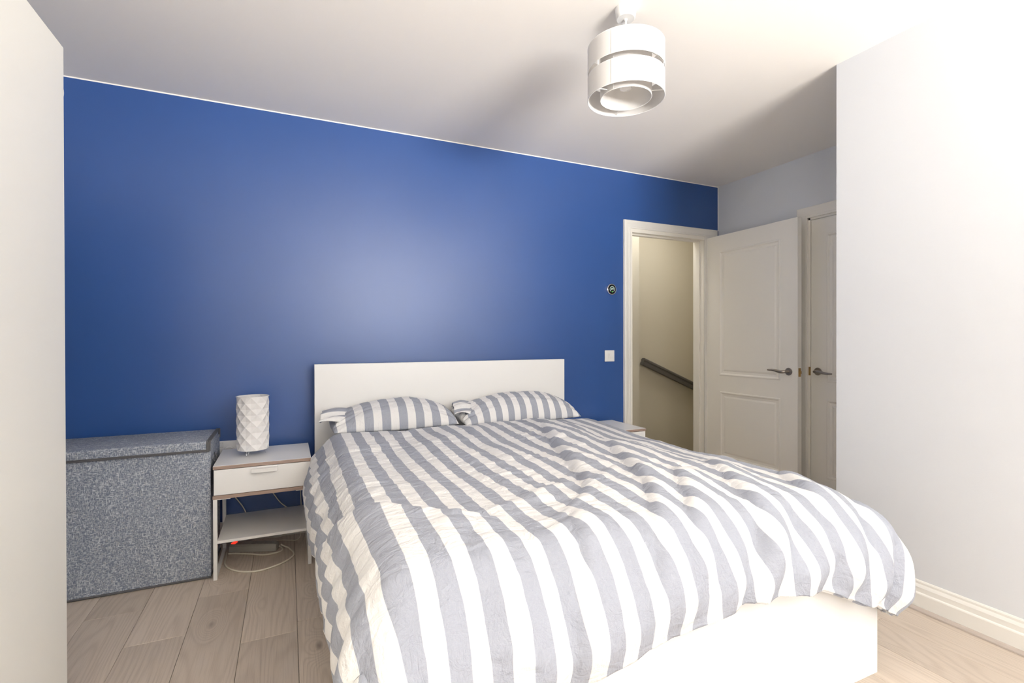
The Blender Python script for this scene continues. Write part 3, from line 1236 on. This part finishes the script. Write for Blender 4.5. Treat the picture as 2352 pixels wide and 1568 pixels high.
M_p1 = striped('striped_pillow_cotton_a', 0.0915, 0.300, 0.5, 0.7)
M_p2 = striped('striped_pillow_cotton_b', 0.0800, 1.062, 0.5, 0.7)
pl1, s1, _ = make_pillow('striped pillow on the left half of the bed, with open flap end', 0.215, 0.885, 2.672, 2.975, 0.630, 0.672, 0.118, M_p1, 3, 0.10)
pl2, s2, _ = make_pillow('striped pillow on the right half of the bed, nearest the doorway', 0.93, 1.70, 2.672, 2.975, 0.618, 0.668, 0.128, M_p2, 5, 0.12)


def pillow_flap(root, tip, mid, wid, seed, mat):
    """loose scrunched end of the pillowcase"""
    n, m = 26, 16
    V = np.zeros((n, m, 3))
    U = np.zeros((n, m, 2))
    tip, mid = np.array(tip), np.array(mid)
    ax = tip - mid
    wv = np.array(wid)
    up_ = np.cross(ax, wv)
    up_ /= np.linalg.norm(up_)
    if up_[2] < 0:
        up_ = -up_
    for i in range(n):
        for j in range(m):
            s_, t_ = i / (n - 1), j / (m - 1) * 2 - 1
            g = 0.012 * math.sin(t_ * 8 + seed + s_ * 2) * (0.5 + s_ * 0.7) - 0.030 * abs(t_) ** 1.5 * (1 - 0.3 * s_) + 0.012 * math.sin(s_ * 3.0)
            V[i, j] = mid + ax * s_ + wv * t_ * (1.0 - 0.25 * s_) + up_ * g
            U[i, j] = (t_ * 0.13 + s_ * 0.012, s_ * 0.12)
    me = grid_mesh('flap', V - np.array(root.location), U)
    o = link('flap', me, mat, root, 0)
    me.shade_smooth()
    sd = o.modifiers.new('thickness', 'SOLIDIFY')
    sd.thickness = 0.005
    return o


M_flap = striped('striped_flap_cotton', 0.075, 0.0, 0.5, 0.7)
pillow_flap(pl1, (0.160, 2.80, 0.705), (0.300, 2.84, 0.718), (0.02, 0.105, 0.020), 1.0, M_flap)
pillow_flap(pl2, (0.900, 2.83, 0.705), (1.015, 2.85, 0.712), (0.025, 0.120, 0.024), 2.2, M_flap)


# ------------------------------------------------------------------ bedside tables
def bedside(label, x0, x1, yf, depth, ht):
    yb_ = yf + depth
    root = thing('bedside_table', label, 'bedside table', ((x0 + x1) / 2, (yf + yb_) / 2, 0), 'white bedside tables')
    k = ht / 0.527
    tt = 0.016
    # top and lower box board: white faces, brown plywood edges
    mb = MB()
    mb.box(x0, x1, yf, yb_, ht - tt, ht - 0.0012, 0.0006, 1)
    t1 = mb.build('top_edge', M_edge, root)
    mb = MB()
    mb.box(x0 + 0.0006, x1 - 0.0006, yf + 0.0006, yb_ - 0.0006, ht - 0.0012, ht)
    mb.build('top_surface', M_white, t1, 0)
    zb2, zt2 = 0.373 * k, 0.389 * k
    mb = MB()
    mb.box(x0 - 0.002, x1 + 0.002, yf, yb_, zb2, zt2, 0.0006, 1)
    mb.build('bottom_board', M_edge, root)
    mb = MB()
    mb.box(x0 + 0.004, x0 + 0.016, yf + 0.02, yb_ - 0.002, zt2, ht - tt)
    mb.box(x1 - 0.016, x1 - 0.004, yf + 0.02, yb_ - 0.002, zt2, ht - tt)
    mb.box(x0 + 0.016, x1 - 0.016, yb_ - 0.012, yb_ - 0.004, zt2, ht - tt)
    mb.build('case', M_white, root, 0)
    mb = MB()
    mb.box(x0 + 0.003, x1 - 0.003, yf + 0.003, yf + 0.019, zt2 + 0.002, ht - tt - 0.003, 0.0008, 1)
    dr = mb.build('drawer', M_white, root)
    xc = (x0 + x1) / 2
    mb = MB()
    hz1 = ht - 0.026 * k
    mb.box(xc - 0.052, xc + 0.060, yf - 0.018, yf - 0.0155, hz1 - 0.019, hz1, 0.0004, 1)
    mb.box(xc - 0.052, xc + 0.060, yf - 0.017, yf + 0.004, hz1 - 0.002, hz1, 0.0004, 1)
    mb.build('handle', M_metalwhite, dr)
    zs = 0.180 * k
    mb = MB()
    mb.box(x0 + 0.016, x1 - 0.016, yf + 0.002, yb_ - 0.004, zs - 0.013, zs, 0.0008, 1)
    mb.build('shelf', M_metalwhite, root)
    lw, ld = 0.016, 0.026
    for x in (x0, x1 - lw):
        for y in (yf + 0.001, yb_ - ld - 0.001):
            mb = MB()
            mb.box(x, x + lw, y, y + ld, 0.0, zb2, 0.001, 1)
            mb.build('leg', M_metalwhite, root)
        mb = MB()
        mb.box(x + 0.001, x + lw - 0.001, yf + ld, yb_ - ld, 0.0, 0.014, 0.0008, 1)
        mb.build('foot_bar', M_metalwhite, root)
        mb = MB()
        fx0, fx1 = (x, x + 0.070) if x == x0 else (x - 0.054, x + lw)
        mb.box(fx0, fx1, yf + 0.002, yf + 0.03, zb2 - 0.003, zb2, 0.0004, 1)
        mb.build('bracket_plate', M_metalwhite, root)
    return root


bedside('white bedside table holding the faceted lamp, left of the bed', -0.316, 0.104, 2.633, 0.385, 0.527)
bedside('white bedside table mostly hidden behind the duvet, right of the bed by the doorway', 1.842, 2.205, 2.660, 0.385, 0.506)


# ------------------------------------------------------------------ faceted table lamp
lx, ly = -0.163, 2.835
ZT = 0.527
lamp = thing('table_lamp', 'white faceted drum table lamp on chrome hairpin feet on the left bedside table', 'lamp', (lx, ly, ZT))
zl0, zl1, rl = 0.556, 0.822, 0.0755
NC, NR = 18, 9
V, F = [], []
for j in range(NR + 1):
    z = zl0 + (zl1 - zl0) * j / NR
    for i in range(NC):
        an = 2 * PI * (i + 0.35) / NC
        r_ = rl if (i + j) % 2 == 0 else rl - 0.0075
        if j in (0, NR):
            r_ = rl - 0.002 if (i + j) % 2 == 0 else rl - 0.0045
        V.append((lx + r_ * math.cos(an), ly + r_ * math.sin(an), z))
for j in range(NR):
    for i in range(NC):
        i2 = (i + 1) % NC
        q00, q10, q11, q01 = j * NC + i, j * NC + i2, (j + 1) * NC + i2, (j + 1) * NC + i
        if (i + j) % 2 == 0:      # q00 and q11 are ridge corners
            F += [(q00, q10, q11), (q00, q11, q01)]
        else:
            F += [(q00, q10, q01), (q10, q11, q01)]
mb = MB()
mb.raw(V, F)
sh = mb.build('lamp_shade', paint('faceted_shade', (0.80, 0.785, 0.775), 0.6), lamp, 0)
ss = sh.modifiers.new('thickness', 'SOLIDIFY')
ss.thickness = 0.0015
mb = MB()
mb.lathe([(rl + 0.0005, zl1 - 0.001), (rl + 0.0005, zl1 + 0.003), (rl - 0.004, zl1 + 0.003), (rl - 0.004, zl1 - 0.001)], 48, (lx, ly, 0), 'z', True)
mb.build('shade_rim', M_plastic, lamp)
mb = MB()
mb.lathe([(0.0, zl0 + 0.004), (rl - 0.012, zl0 + 0.004), (rl - 0.012, zl0 + 0.007), (0.0, zl0 + 0.007)], 36, (lx, ly, 0))
mb.build('base_plate', M_chrome, lamp)
mb = MB()
mb.lathe([(0.016, zl0 + 0.007), (0.016, zl0 + 0.06), (0.0, zl0 + 0.06)], 20, (lx, ly, 0))
lh = mb.build('lamp_holder', M_plastic, lamp)
mb = MB()
mb.lathe([(0.012, zl0 + 0.06), (0.014, zl0 + 0.08), (0.028, zl0 + 0.115), (0.029, zl0 + 0.13), (0.022, zl0 + 0.15), (0.0, zl0 + 0.158)], 20, (lx, ly, 0))
mb.build('bulb', M_plastic, lamp)
for an in (-115, 5, 125):
    a_ = math.radians(an)
    er, et = Vector((math.cos(a_), math.sin(a_), 0)), Vector((-math.sin(a_), math.cos(a_), 0))
    c_ = Vector((lx, ly, 0))
    mb = MB()
    p0 = c_ + er * 0.050 - et * 0.011 + Vector((0, 0, zl0 + 0.005))
    p1 = c_ + er * 0.056 - et * 0.003 + Vector((0, 0, ZT + 0.004))
    p2 = c_ + er * 0.057 + Vector((0, 0, ZT + 0.002))
    p3 = c_ + er * 0.056 + et * 0.003 + Vector((0, 0, ZT + 0.004))
    p4 = c_ + er * 0.050 + et * 0.011 + Vector((0, 0, zl0 + 0.005))
    mb.tube([p0, p1, p2, p3, p4], 0.0020, 8)
    mb.build('foot', M_chrome, lamp)

# ------------------------------------------------------------------ laundry hamper
hx0, hx1, hy0, hy1 = -0.965, -0.330, 2.675, 3.02
hm = thing('laundry_hamper', 'heather grey fabric laundry hamper with lid between wardrobe and bedside table', 'hamper', ((hx0 + hx1) / 2, (hy0 + hy1) / 2, 0))
xs = -0.642


def hamper_body():
    nx_, nz_ = 60, 30
    mb = MB()
    # front, right, left, back as one gently bowed skin
    ring = []
    for i in range(nx_ + 1):
        x = hx0 + (hx1 - hx0) * i / nx_
        dpt = 0.0
        for xa_, xb_ in ((hx0, xs), (xs, hx1)):
            if xa_ <= x <= xb_:
                t_ = (x - xa_) / (xb_ - xa_)
                dpt = 0.006 * math.sin(PI * t_) ** 0.5 if 0 < t_ < 1 else 0
        if abs(x - xs) < 0.004:
            dpt = -0.002
        ring.append((x, hy0 - dpt + 0.004))
    for i in range(1, 13):
        ring.append((hx1 - 0.008 * math.sin(PI * i / 12), hy0 + 0.004 + (hy1 - hy0 - 0.008) * i / 12))
    for i in range(1, 11):
        ring.append((hx1 + (hx0 - hx1) * i / 10, hy1 - 0.004))
    for i in range(1, 10):
        ring.append((hx0, hy1 - 0.004 + (hy0 - hy1 + 0.008) * i / 10))
    n = len(ring)
    V, F = [], []
    for j in range(nz_ + 1):
        z = 0.008 + (0.612 - 0.008) * j / nz_
        for k, (x, y) in enumerate(ring):
            w = 0.0022 * math.sin(x * 17 + z * 9) * math.sin(PI * j / nz_) if k <= nx_ else 0
            V.append((x, y + w, z))
    for j in range(nz_):
        for k in range(n):
            k2 = (k + 1) % n
            F.append((j * n + k, j * n + k2, (j + 1) * n + k2, (j + 1) * n + k))
    F.append(tuple(range(n)))
    F.append(tuple(nz_ * n + k for k in range(n)))
    mb.raw(V, F)
    return mb


hb = hamper_body().build('body', M_heather, hm, 40)
mb = MB()
mb.tube([(xs, hy0 + 0.0045, 0.012), (xs, hy0 + 0.0035, 0.3), (xs, hy0 + 0.0045, 0.59)], 0.0018, 6)
mb.build('front_seam', M_heather, hb)
lz0, lz1 = 0.594, 0.640
mb = MB()
mb.box(hx0 - 0.004, hx1 - 0.006, hy0 - 0.010, hy1 - 0.002, lz0 + 0.003, lz1, 0.006, 3)
lid = mb.build('lid', M_heather, hm)


def tube_on(name, pts, r_, par, closed=False):
    mb = MB()
    mb.tube(pts, r_, 8, closed=closed)
    return mb.build(name, M_trimgrey, par)


for dz in (0.0, 0.0055):
    tube_on('lid_binding', [(hx0 - 0.005, hy0 - 0.0105, lz0 + dz), (hx1 - 0.004, hy0 - 0.0105, lz0 + dz)], 0.0032, lid)
for dx_ in (0.0, 0.006, 0.012):
    xx = hx1 - 0.012 + dx_
    tube_on('lid_binding', [(xx, hy0 - 0.0105, lz0), (xx, hy0 - 0.0105, lz1 - 0.004), (xx, hy0 - 0.006, lz1 + 0.001), (xx, hy1 - 0.006, lz1 + 0.001), (xx, hy1 - 0.001, lz1 - 0.004), (xx, hy1 - 0.001, lz0)], 0.0034, lid)
tube_on('base_binding', [(hx0, hy0 - 0.002, 0.006), (hx1, hy0 - 0.002, 0.006), (hx1, hy1 - 0.004, 0.006)], 0.0048, hb)
for yy_ in (hy0 + 0.09, hy0 + 0.20):
    mb = MB()
    mb.lathe([(0.006, 0.0), (0.012, 0.001), (0.013, 0.003), (0.010, 0.004), (0.006, 0.003)], 20, (hx1 - 0.004, yy_, 0.545), 'x', True)
    mb.build('eyelet', M_chrome, hb)
mb = MB()
mb.tube([(hx1 - 0.006, hy0 + 0.09, 0.545), (hx1 + 0.004, hy0 + 0.10, 0.525), (hx1 + 0.005, hy0 + 0.145, 0.505), (hx1 + 0.004, hy0 + 0.19, 0.525), (hx1 - 0.006, hy0 + 0.20, 0.545)], 0.004, 8)
mb.build('rope_handle', M_trimgrey, hb)

# ------------------------------------------------------------------ wall fittings
# thermostat
tx, tz = 2.225, 1.485
th_ = thing('thermostat', 'round black-faced thermostat with glowing dial on the blue wall above the light switch', 'thermostat', (tx, YB, tz))
mb = MB()
mb.lathe([(0.036, 0.0), (0.040, -0.002), (0.041, -0.020), (0.0405, -0.024), (0.037, -0.0265), (0.034, -0.0255), (0.0, -0.0255)], 48, (tx, YB, tz), 'y')
mb.build('steel_ring', M_chrome, th_)
mb = MB()
mb.lathe([(0.0345, -0.0255), (0.0345, -0.0275), (0.030, -0.0285), (0.0, -0.0285)], 48, (tx, YB, tz), 'y')
face = mb.build('glass_face', M_black, th_)
mb = MB()
for k in range(40):
    an = math.radians(-50 + k * 280 / 39)
    r0_, r1_ = 0.0180, 0.0225
    ca, sa = math.cos(an), math.sin(an)
    w_ = 0.0006
    V = [(tx + r0_ * ca + w_ * sa, YB - 0.0288, tz + r0_ * sa - w_ * ca), (tx + r1_ * ca + w_ * sa, YB - 0.0288, tz + r1_ * sa - w_ * ca),
         (tx + r1_ * ca - w_ * sa, YB - 0.0288, tz + r1_ * sa + w_ * ca), (tx + r0_ * ca - w_ * sa, YB - 0.0288, tz + r0_ * sa + w_ * ca)]
    mb.raw(V, [(0, 1, 2, 3)])
mb.build('dial_ticks', M_display, face, 0)


def text_mesh(body, size, loc, rx, material, parent, name):
    cu = bpy.data.curves.new(name, 'FONT')
    cu.body = body
    cu.size = size
    cu.align_x = 'CENTER'
    cu.align_y = 'CENTER'
    cu.extrude = 0.0002
    o = bpy.data.objects.new(name, cu)
    COL.objects.link(o)
    dg = bpy.context.evaluated_depsgraph_get()
    me = bpy.data.meshes.new_from_object(o.evaluated_get(dg))
    bpy.data.objects.remove(o, do_unlink=True)
    me.transform(Matrix.Translation(Vector(loc) - world_loc(parent)) @ Matrix.Rotation(rx, 4, 'X'))
    me.materials.clear()
    return link(name, me, material, parent, 0)


text_mesh('19', 0.024, (tx, YB - 0.0288, tz + 0.001), PI / 2, M_display, face, 'reading')
mb = MB()
mb.lathe([(0.0038, -0.0286), (0.0038, -0.0290), (0.0, -0.0290)], 12, (tx, YB, tz - 0.019), 'y')
mb.build('leaf_light', M_green, face)

# light switch
sx_, sz_ = 2.2165, 0.9825
sw = thing('light_switch', 'square white single light switch on the blue wall beside the doorway', 'switch', (sx_, YB, sz_))
mb = MB()
mb.box(sx_ - 0.043, sx_ + 0.043, YB - 0.009, YB, sz_ - 0.0425, sz_ + 0.0425, 0.003, 3)
pl = mb.build('plate', M_plastic, sw)
mb = MB()
mb.prism([(YB - 0.009, sz_ - 0.017), (YB - 0.0105, sz_ - 0.017), (YB - 0.0135, sz_ + 0.017), (YB - 0.009, sz_ + 0.017)], 'x', sx_ - 0.008, sx_ + 0.008)
mb.build('rocker', M_plastic, pl, 0)
mb = MB()
for q in ((sx_ - 0.010, sx_ - 0.0085, sz_ - 0.0185, sz_ + 0.0185), (sx_ + 0.0085, sx_ + 0.010, sz_ - 0.0185, sz_ + 0.0185)):
    mb.box(q[0], q[1], YB - 0.0096, YB - 0.009, q[2], q[3])
mb.build('rocker_surround', M_greyplastic, pl, 0)

# double socket behind the hamper and lamp
kx0, kx1, kz0, kz1 = -0.395, -0.249, 0.474, 0.560
so = thing('wall_socket', 'white double wall socket on the blue wall behind hamper and lamp', 'socket', ((kx0 + kx1) / 2, YB, (kz0 + kz1) / 2))
mb = MB()
mb.box(kx0, kx1, YB - 0.010, YB, kz0, kz1, 0.003, 3)
pl = mb.build('plate', M_plastic, so)
for x in (-0.350, -0.330):
    mb = MB()
    mb.box(x - 0.0065, x + 0.0065, YB - 0.0125, YB - 0.009, kz1 - 0.030, kz1 - 0.011, 0.001, 1)
    mb.build('rocker', M_plastic, pl)
    mb = MB()
    for dx_ in (-0.0085, 0.0072):
        mb.box(x + dx_, x + dx_ + 0.0013, YB - 0.0106, YB - 0.0098, kz1 - 0.032, kz1 - 0.009)
    for dz_ in (-0.033, -0.0095):
        mb.box(x - 0.0085, x + 0.0085, YB - 0.0106, YB - 0.0098, kz1 + dz_, kz1 + dz_ + 0.0013)
    mb.build('rocker_surround', M_greyplastic, pl, 0)
mb = MB()
mb.lathe([(0.026, -0.010), (0.0265, -0.024), (0.023, -0.030), (0.0, -0.030)], 28, (-0.292, YB, kz0 + 0.032), 'y')
plg = mb.build('plug', M_plastic, so)

# round white cover high on the blue wall, almost hidden by the wardrobe
vc = thing('vent_cover', 'sliver of round white vent cover high on blue wall beside the wardrobe edge', 'vent', (-1.075, YB, 2.315))
mb = MB()
mb.lathe([(0.088, 0.0), (0.088, -0.010), (0.080, -0.016), (0.0, -0.018)], 48, (-1.075, YB, 2.315), 'y')
mb.build('cover', M_plastic, vc)
mb = MB()
mb.lathe([(0.052, -0.018), (0.052, -0.024), (0.044, -0.027), (0.0, -0.027)], 36, (-1.075, YB, 2.315), 'y')
mb.build('centre_disc', M_plastic, vc)

# ------------------------------------------------------------------ cables and the extension strip under the table
ex = thing('extension_strip', 'grey plastic extension strip with red lit switch on the floor under the bedside table', 'extension lead', (-0.17, 2.93, 0))


def bspline(pts, n=12):
    pts = [Vector(p) for p in pts]
    out = []
    m = len(pts)
    for i in range(m - 1):
        p0, p1, p2, p3 = pts[max(i - 1, 0)], pts[i], pts[i + 1], pts[min(i + 2, m - 1)]
        for k in range(n):
            t = k / n
            out.append(0.5 * ((2 * p1) + (p2 - p0) * t + (2 * p0 - 5 * p1 + 4 * p2 - p3) * t * t + (3 * p1 - p0 - 3 * p2 + p3) * t ** 3))
    out.append(pts[-1])
    return out


A_ = Vector((-0.288, 2.952, 0))
B_ = Vector((-0.062, 2.862, 0))
ea = (B_ - A_).normalized()
eb = Vector((-ea.y, ea.x, 0))
Lx = (B_ - A_).length
V, F = [], []
prof = [(0, 0.002), (0.0, 0.030), (0.006, 0.040), (0.046, 0.040), (0.052, 0.030), (0.052, 0.002)]
for s_ in (0.0, 0.006, Lx - 0.016, Lx):
    for (d_, z_) in prof:
        sc = 0.85 if s_ in (0.0, Lx) else 1.0
        V.append(A_ + ea * s_ + eb * (0.026 + (d_ - 0.026) * sc) + Vector((0, 0, z_ * (0.9 if sc < 1 else 1.0))))
n = len(prof)
for i in range(3):
    for k in range(n):
        F.append((i * n + k, i * n + (k + 1) % n, (i + 1) * n + (k + 1) % n, (i + 1) * n + k))
F += [tuple(range(n)), tuple(3 * n + k for k in range(n))]
mb = MB()
mb.raw(V, F)
body = mb.build('body', M_greyplastic, ex, 30)
mb = MB()
c_ = A_ + ea * 0.020 + eb * 0.026
V = [c_ + ea * sx2 * 0.010 + eb * sy2 * 0.013 + Vector((0, 0, z2)) for z2 in (0.039, 0.0435) for sx2, sy2 in ((-1, -1), (1, -1), (1, 1), (-1, 1))]
mb.raw(V, [(0, 1, 2, 3), (4, 5, 6, 7), (0, 1, 5, 4), (1, 2, 6, 5), (2, 3, 7, 6), (3, 0, 4, 7)])
sb = mb.build('switch', M_red, body, 0)
sb['label'] = 'red lit rocker switch'
for k in range(2):
    c_ = A_ + ea * (0.085 + 0.075 * k) + eb * 0.026
    mb = MB()
    mb.lathe([(0.024, 0.0385), (0.024, 0.0415), (0.020, 0.042), (0.0, 0.042)], 24, (c_.x, c_.y, 0))
    mb.build('outlet', M_greyplastic, body)


def cable(name, label, pts, r_, material=M_cable):
    mb = MB()
    mb.tube(bspline(pts), r_, 8)
    o = mb.build(name, material, None, 60, pts[0])
    return tag(o, label, 'cable')


cable('power_cable', 'thick cream cable looping widest across the floor in front of the extension strip',
      [(-0.038, 2.898, 0.022), (-0.022, 2.898, 0.010), (0.005, 2.866, 0.0045), (0.024, 2.775, 0.0045), (-0.025, 2.697, 0.0045), (-0.12, 2.650, 0.0045), (-0.195, 2.668, 0.0045), (-0.255, 2.725, 0.0045), (-0.286, 2.80, 0.0045), (-0.289, 2.88, 0.0045), (-0.292, 2.935, 0.006)], 0.0042)
cable('power_cable', 'cream cable lying close along the front of the extension strip',
      [(-0.044, 2.874, 0.022), (-0.035, 2.885, 0.012), (-0.030, 2.862, 0.0045), (-0.055, 2.838, 0.0045), (-0.115, 2.836, 0.0045), (-0.185, 2.880, 0.0045), (-0.250, 2.915, 0.0045), (-0.283, 2.925, 0.0045)], 0.0038)
cable('thin_cable', 'thin white cable rising from the floor behind the bedside shelf',
      [(-0.072, 2.925, 0.02), (-0.07, 3.00, 0.004), (-0.03, 3.005, 0.003), (0.010, 2.985, 0.003), (0.042, 2.975, 0.003), (0.060, 3.00, 0.014), (0.064, 3.02, 0.06), (0.066, 3.045, 0.17), (0.060, 3.055, 0.30)], 0.0022)
cable('lamp_cable', 'white cable hanging down the blue wall under the drawer, left of two',
      [(-0.292, 3.062, 0.500), (-0.296, 3.066, 0.40), (-0.285, 3.07, 0.28), (-0.262, 3.072, 0.250), (-0.225, 3.072, 0.190), (-0.210, 3.070, 0.145), (-0.205, 3.055, 0.08), (-0.235, 3.03, 0.05), (-0.225, 2.985, 0.045)], 0.0030)
cable('phone_cable', 'white cable slanting across the blue wall under the drawer, right of two',
      [(-0.15, 3.045, 0.36), (-0.11, 3.07, 0.30), (-0.075, 3.072, 0.246), (-0.040, 3.072, 0.192), (0.004, 3.07, 0.145), (0.018, 3.062, 0.09), (0.00, 3.062, 0.03), (-0.04, 3.06, 0.006), (-0.10, 3.058, 0.0045)], 0.0028)

# ------------------------------------------------------------------ pendant light
px_, py_ = 1.208, 1.575
pd = thing('pendant_light', 'white two-tier fabric drum pendant light hanging from the ceiling', 'pendant light', (px_, py_, HC))
mb = MB()
mb.lathe([(0.042, 0.0), (0.042, -0.006), (0.0365, -0.038), (0.034, -0.041), (0.0, -0.041)], 40, (px_, py_, HC))
mb.build('ceiling_rose', M_plastic, pd)
mb = MB()
mb.lathe([(0.007, -0.041), (0.006, -0.047), (0.0, -0.047)], 16, (px_, py_, HC))
mb.tube([(px_, py_, HC - 0.04), (px_, py_, 2.215)], 0.0034, 10)
mb.build('cord', M_plastic, pd)
PR, PI_ = 0.1475, 0.0985
ZP0, ZP1 = 2.047, 2.247
zm0, zm1 = 2.136, 2.157


def drum(name, r_, z0_, z1_, mat, par, t_=0.0016):
    mb = MB()
    mb.lathe([(r_, z0_), (r_, z1_), (r_ - t_, z1_), (r_ - t_, z0_)], 96, (px_, py_, 0), 'z', True)
    return mb.build(name, mat, par, 40)


def hoop(name, r_, z_, w, par):
    mb = MB()
    mb.tube([(px_ + r_ * math.cos(2 * PI * k / 72), py_ + r_ * math.sin(2 * PI * k / 72), z_) for k in range(72)], w, 6, closed=True)
    return mb.build(name, M_plastic, par, 60)


up_ = drum('upper_shade', PR, zm1, ZP1, M_shade, pd)
lo_ = drum('lower_shade', PR, ZP0, zm0, M_shade, pd)
inn = drum('inner_shade', PI_, ZP0 + 0.003, ZP1 - 0.03, M_shade, pd)
hoop('rim', PR - 0.001, ZP1, 0.0018, up_)
hoop('rim', PR - 0.001, zm1, 0.0014, up_)
hoop('rim', PR - 0.001, zm0, 0.0014, lo_)
hoop('rim', PR - 0.001, ZP0, 0.0018, lo_)
hoop('rim', PI_ - 0.001, ZP0 + 0.003, 0.0018, inn)
san = math.radians(213)


def seam(par, r_, z0_, z1_, an, w=0.004):
    mb = MB()
    c = Vector((px_ + (r_ + 0.0006) * math.cos(an), py_ + (r_ + 0.0006) * math.sin(an), 0))
    t_ = Vector((-math.sin(an), math.cos(an), 0)) * w / 2
    e_ = Vector((math.cos(an), math.sin(an), 0)) * 0.001
    V = []
    for z in (z0_, z1_):
        V += [c - t_ + Vector((0, 0, z)), c + t_ + Vector((0, 0, z)), c + t_ + e_ + Vector((0, 0, z)), c - t_ + e_ + Vector((0, 0, z))]
    mb.raw(V, [(0, 1, 2, 3), (4, 5, 6, 7), (0, 1, 5, 4), (1, 2, 6, 5), (2, 3, 7, 6), (3, 0, 4, 7)])
    mb.build('seam', M_plastic, par, 0)


seam(up_, PR, zm1, ZP1, san)
seam(lo_, PR, ZP0, zm0, san)
seam(inn, PI_, ZP0 + 0.003, ZP1 - 0.03, math.radians(205))
mb = MB()
mb.tube([(px_ + 0.022 * math.cos(2 * PI * k / 24), py_ + 0.022 * math.sin(2 * PI * k / 24), ZP1 - 0.035) for k in range(24)], 0.0022, 6, closed=True)
ringp = mb.build('spider_ring', M_plastic, pd)
for k in range(3):
    an = math.radians(68 + 120 * k)
    ca, sa = math.cos(an), math.sin(an)
    for par, path in ((ringp, [(0.020, ZP1 - 0.035), (PI_ - 0.003, ZP1 - 0.031)]),
                      (up_, [(PI_ + 0.001, ZP1 - 0.04), (PR - 0.003, zm1 + 0.002), (PR - 0.003, zm0 - 0.002)]),
                      (lo_, [(PI_ + 0.001, ZP0 + 0.012), (PR - 0.003, ZP0 + 0.004)])):
        mb = MB()
        mb.tube([(px_ + r_ * ca, py_ + r_ * sa, z_) for r_, z_ in path], 0.0016, 6)
        mb.build('spoke', M_plastic, par)
mb = MB()
mb.lathe([(0.010, 2.232), (0.018, 2.222), (0.0195, 2.172), (0.015, 2.168), (0.0, 2.168)], 24, (px_, py_, 0))
mb.build('lamp_holder', M_plastic, pd)
mb = MB()
mb.lathe([(0.012, 2.168), (0.015, 2.150), (0.026, 2.118), (0.028, 2.104), (0.022, 2.088), (0.0, 2.080)], 24, (px_, py_, 0))
mb.build('bulb', M_plastic, pd)
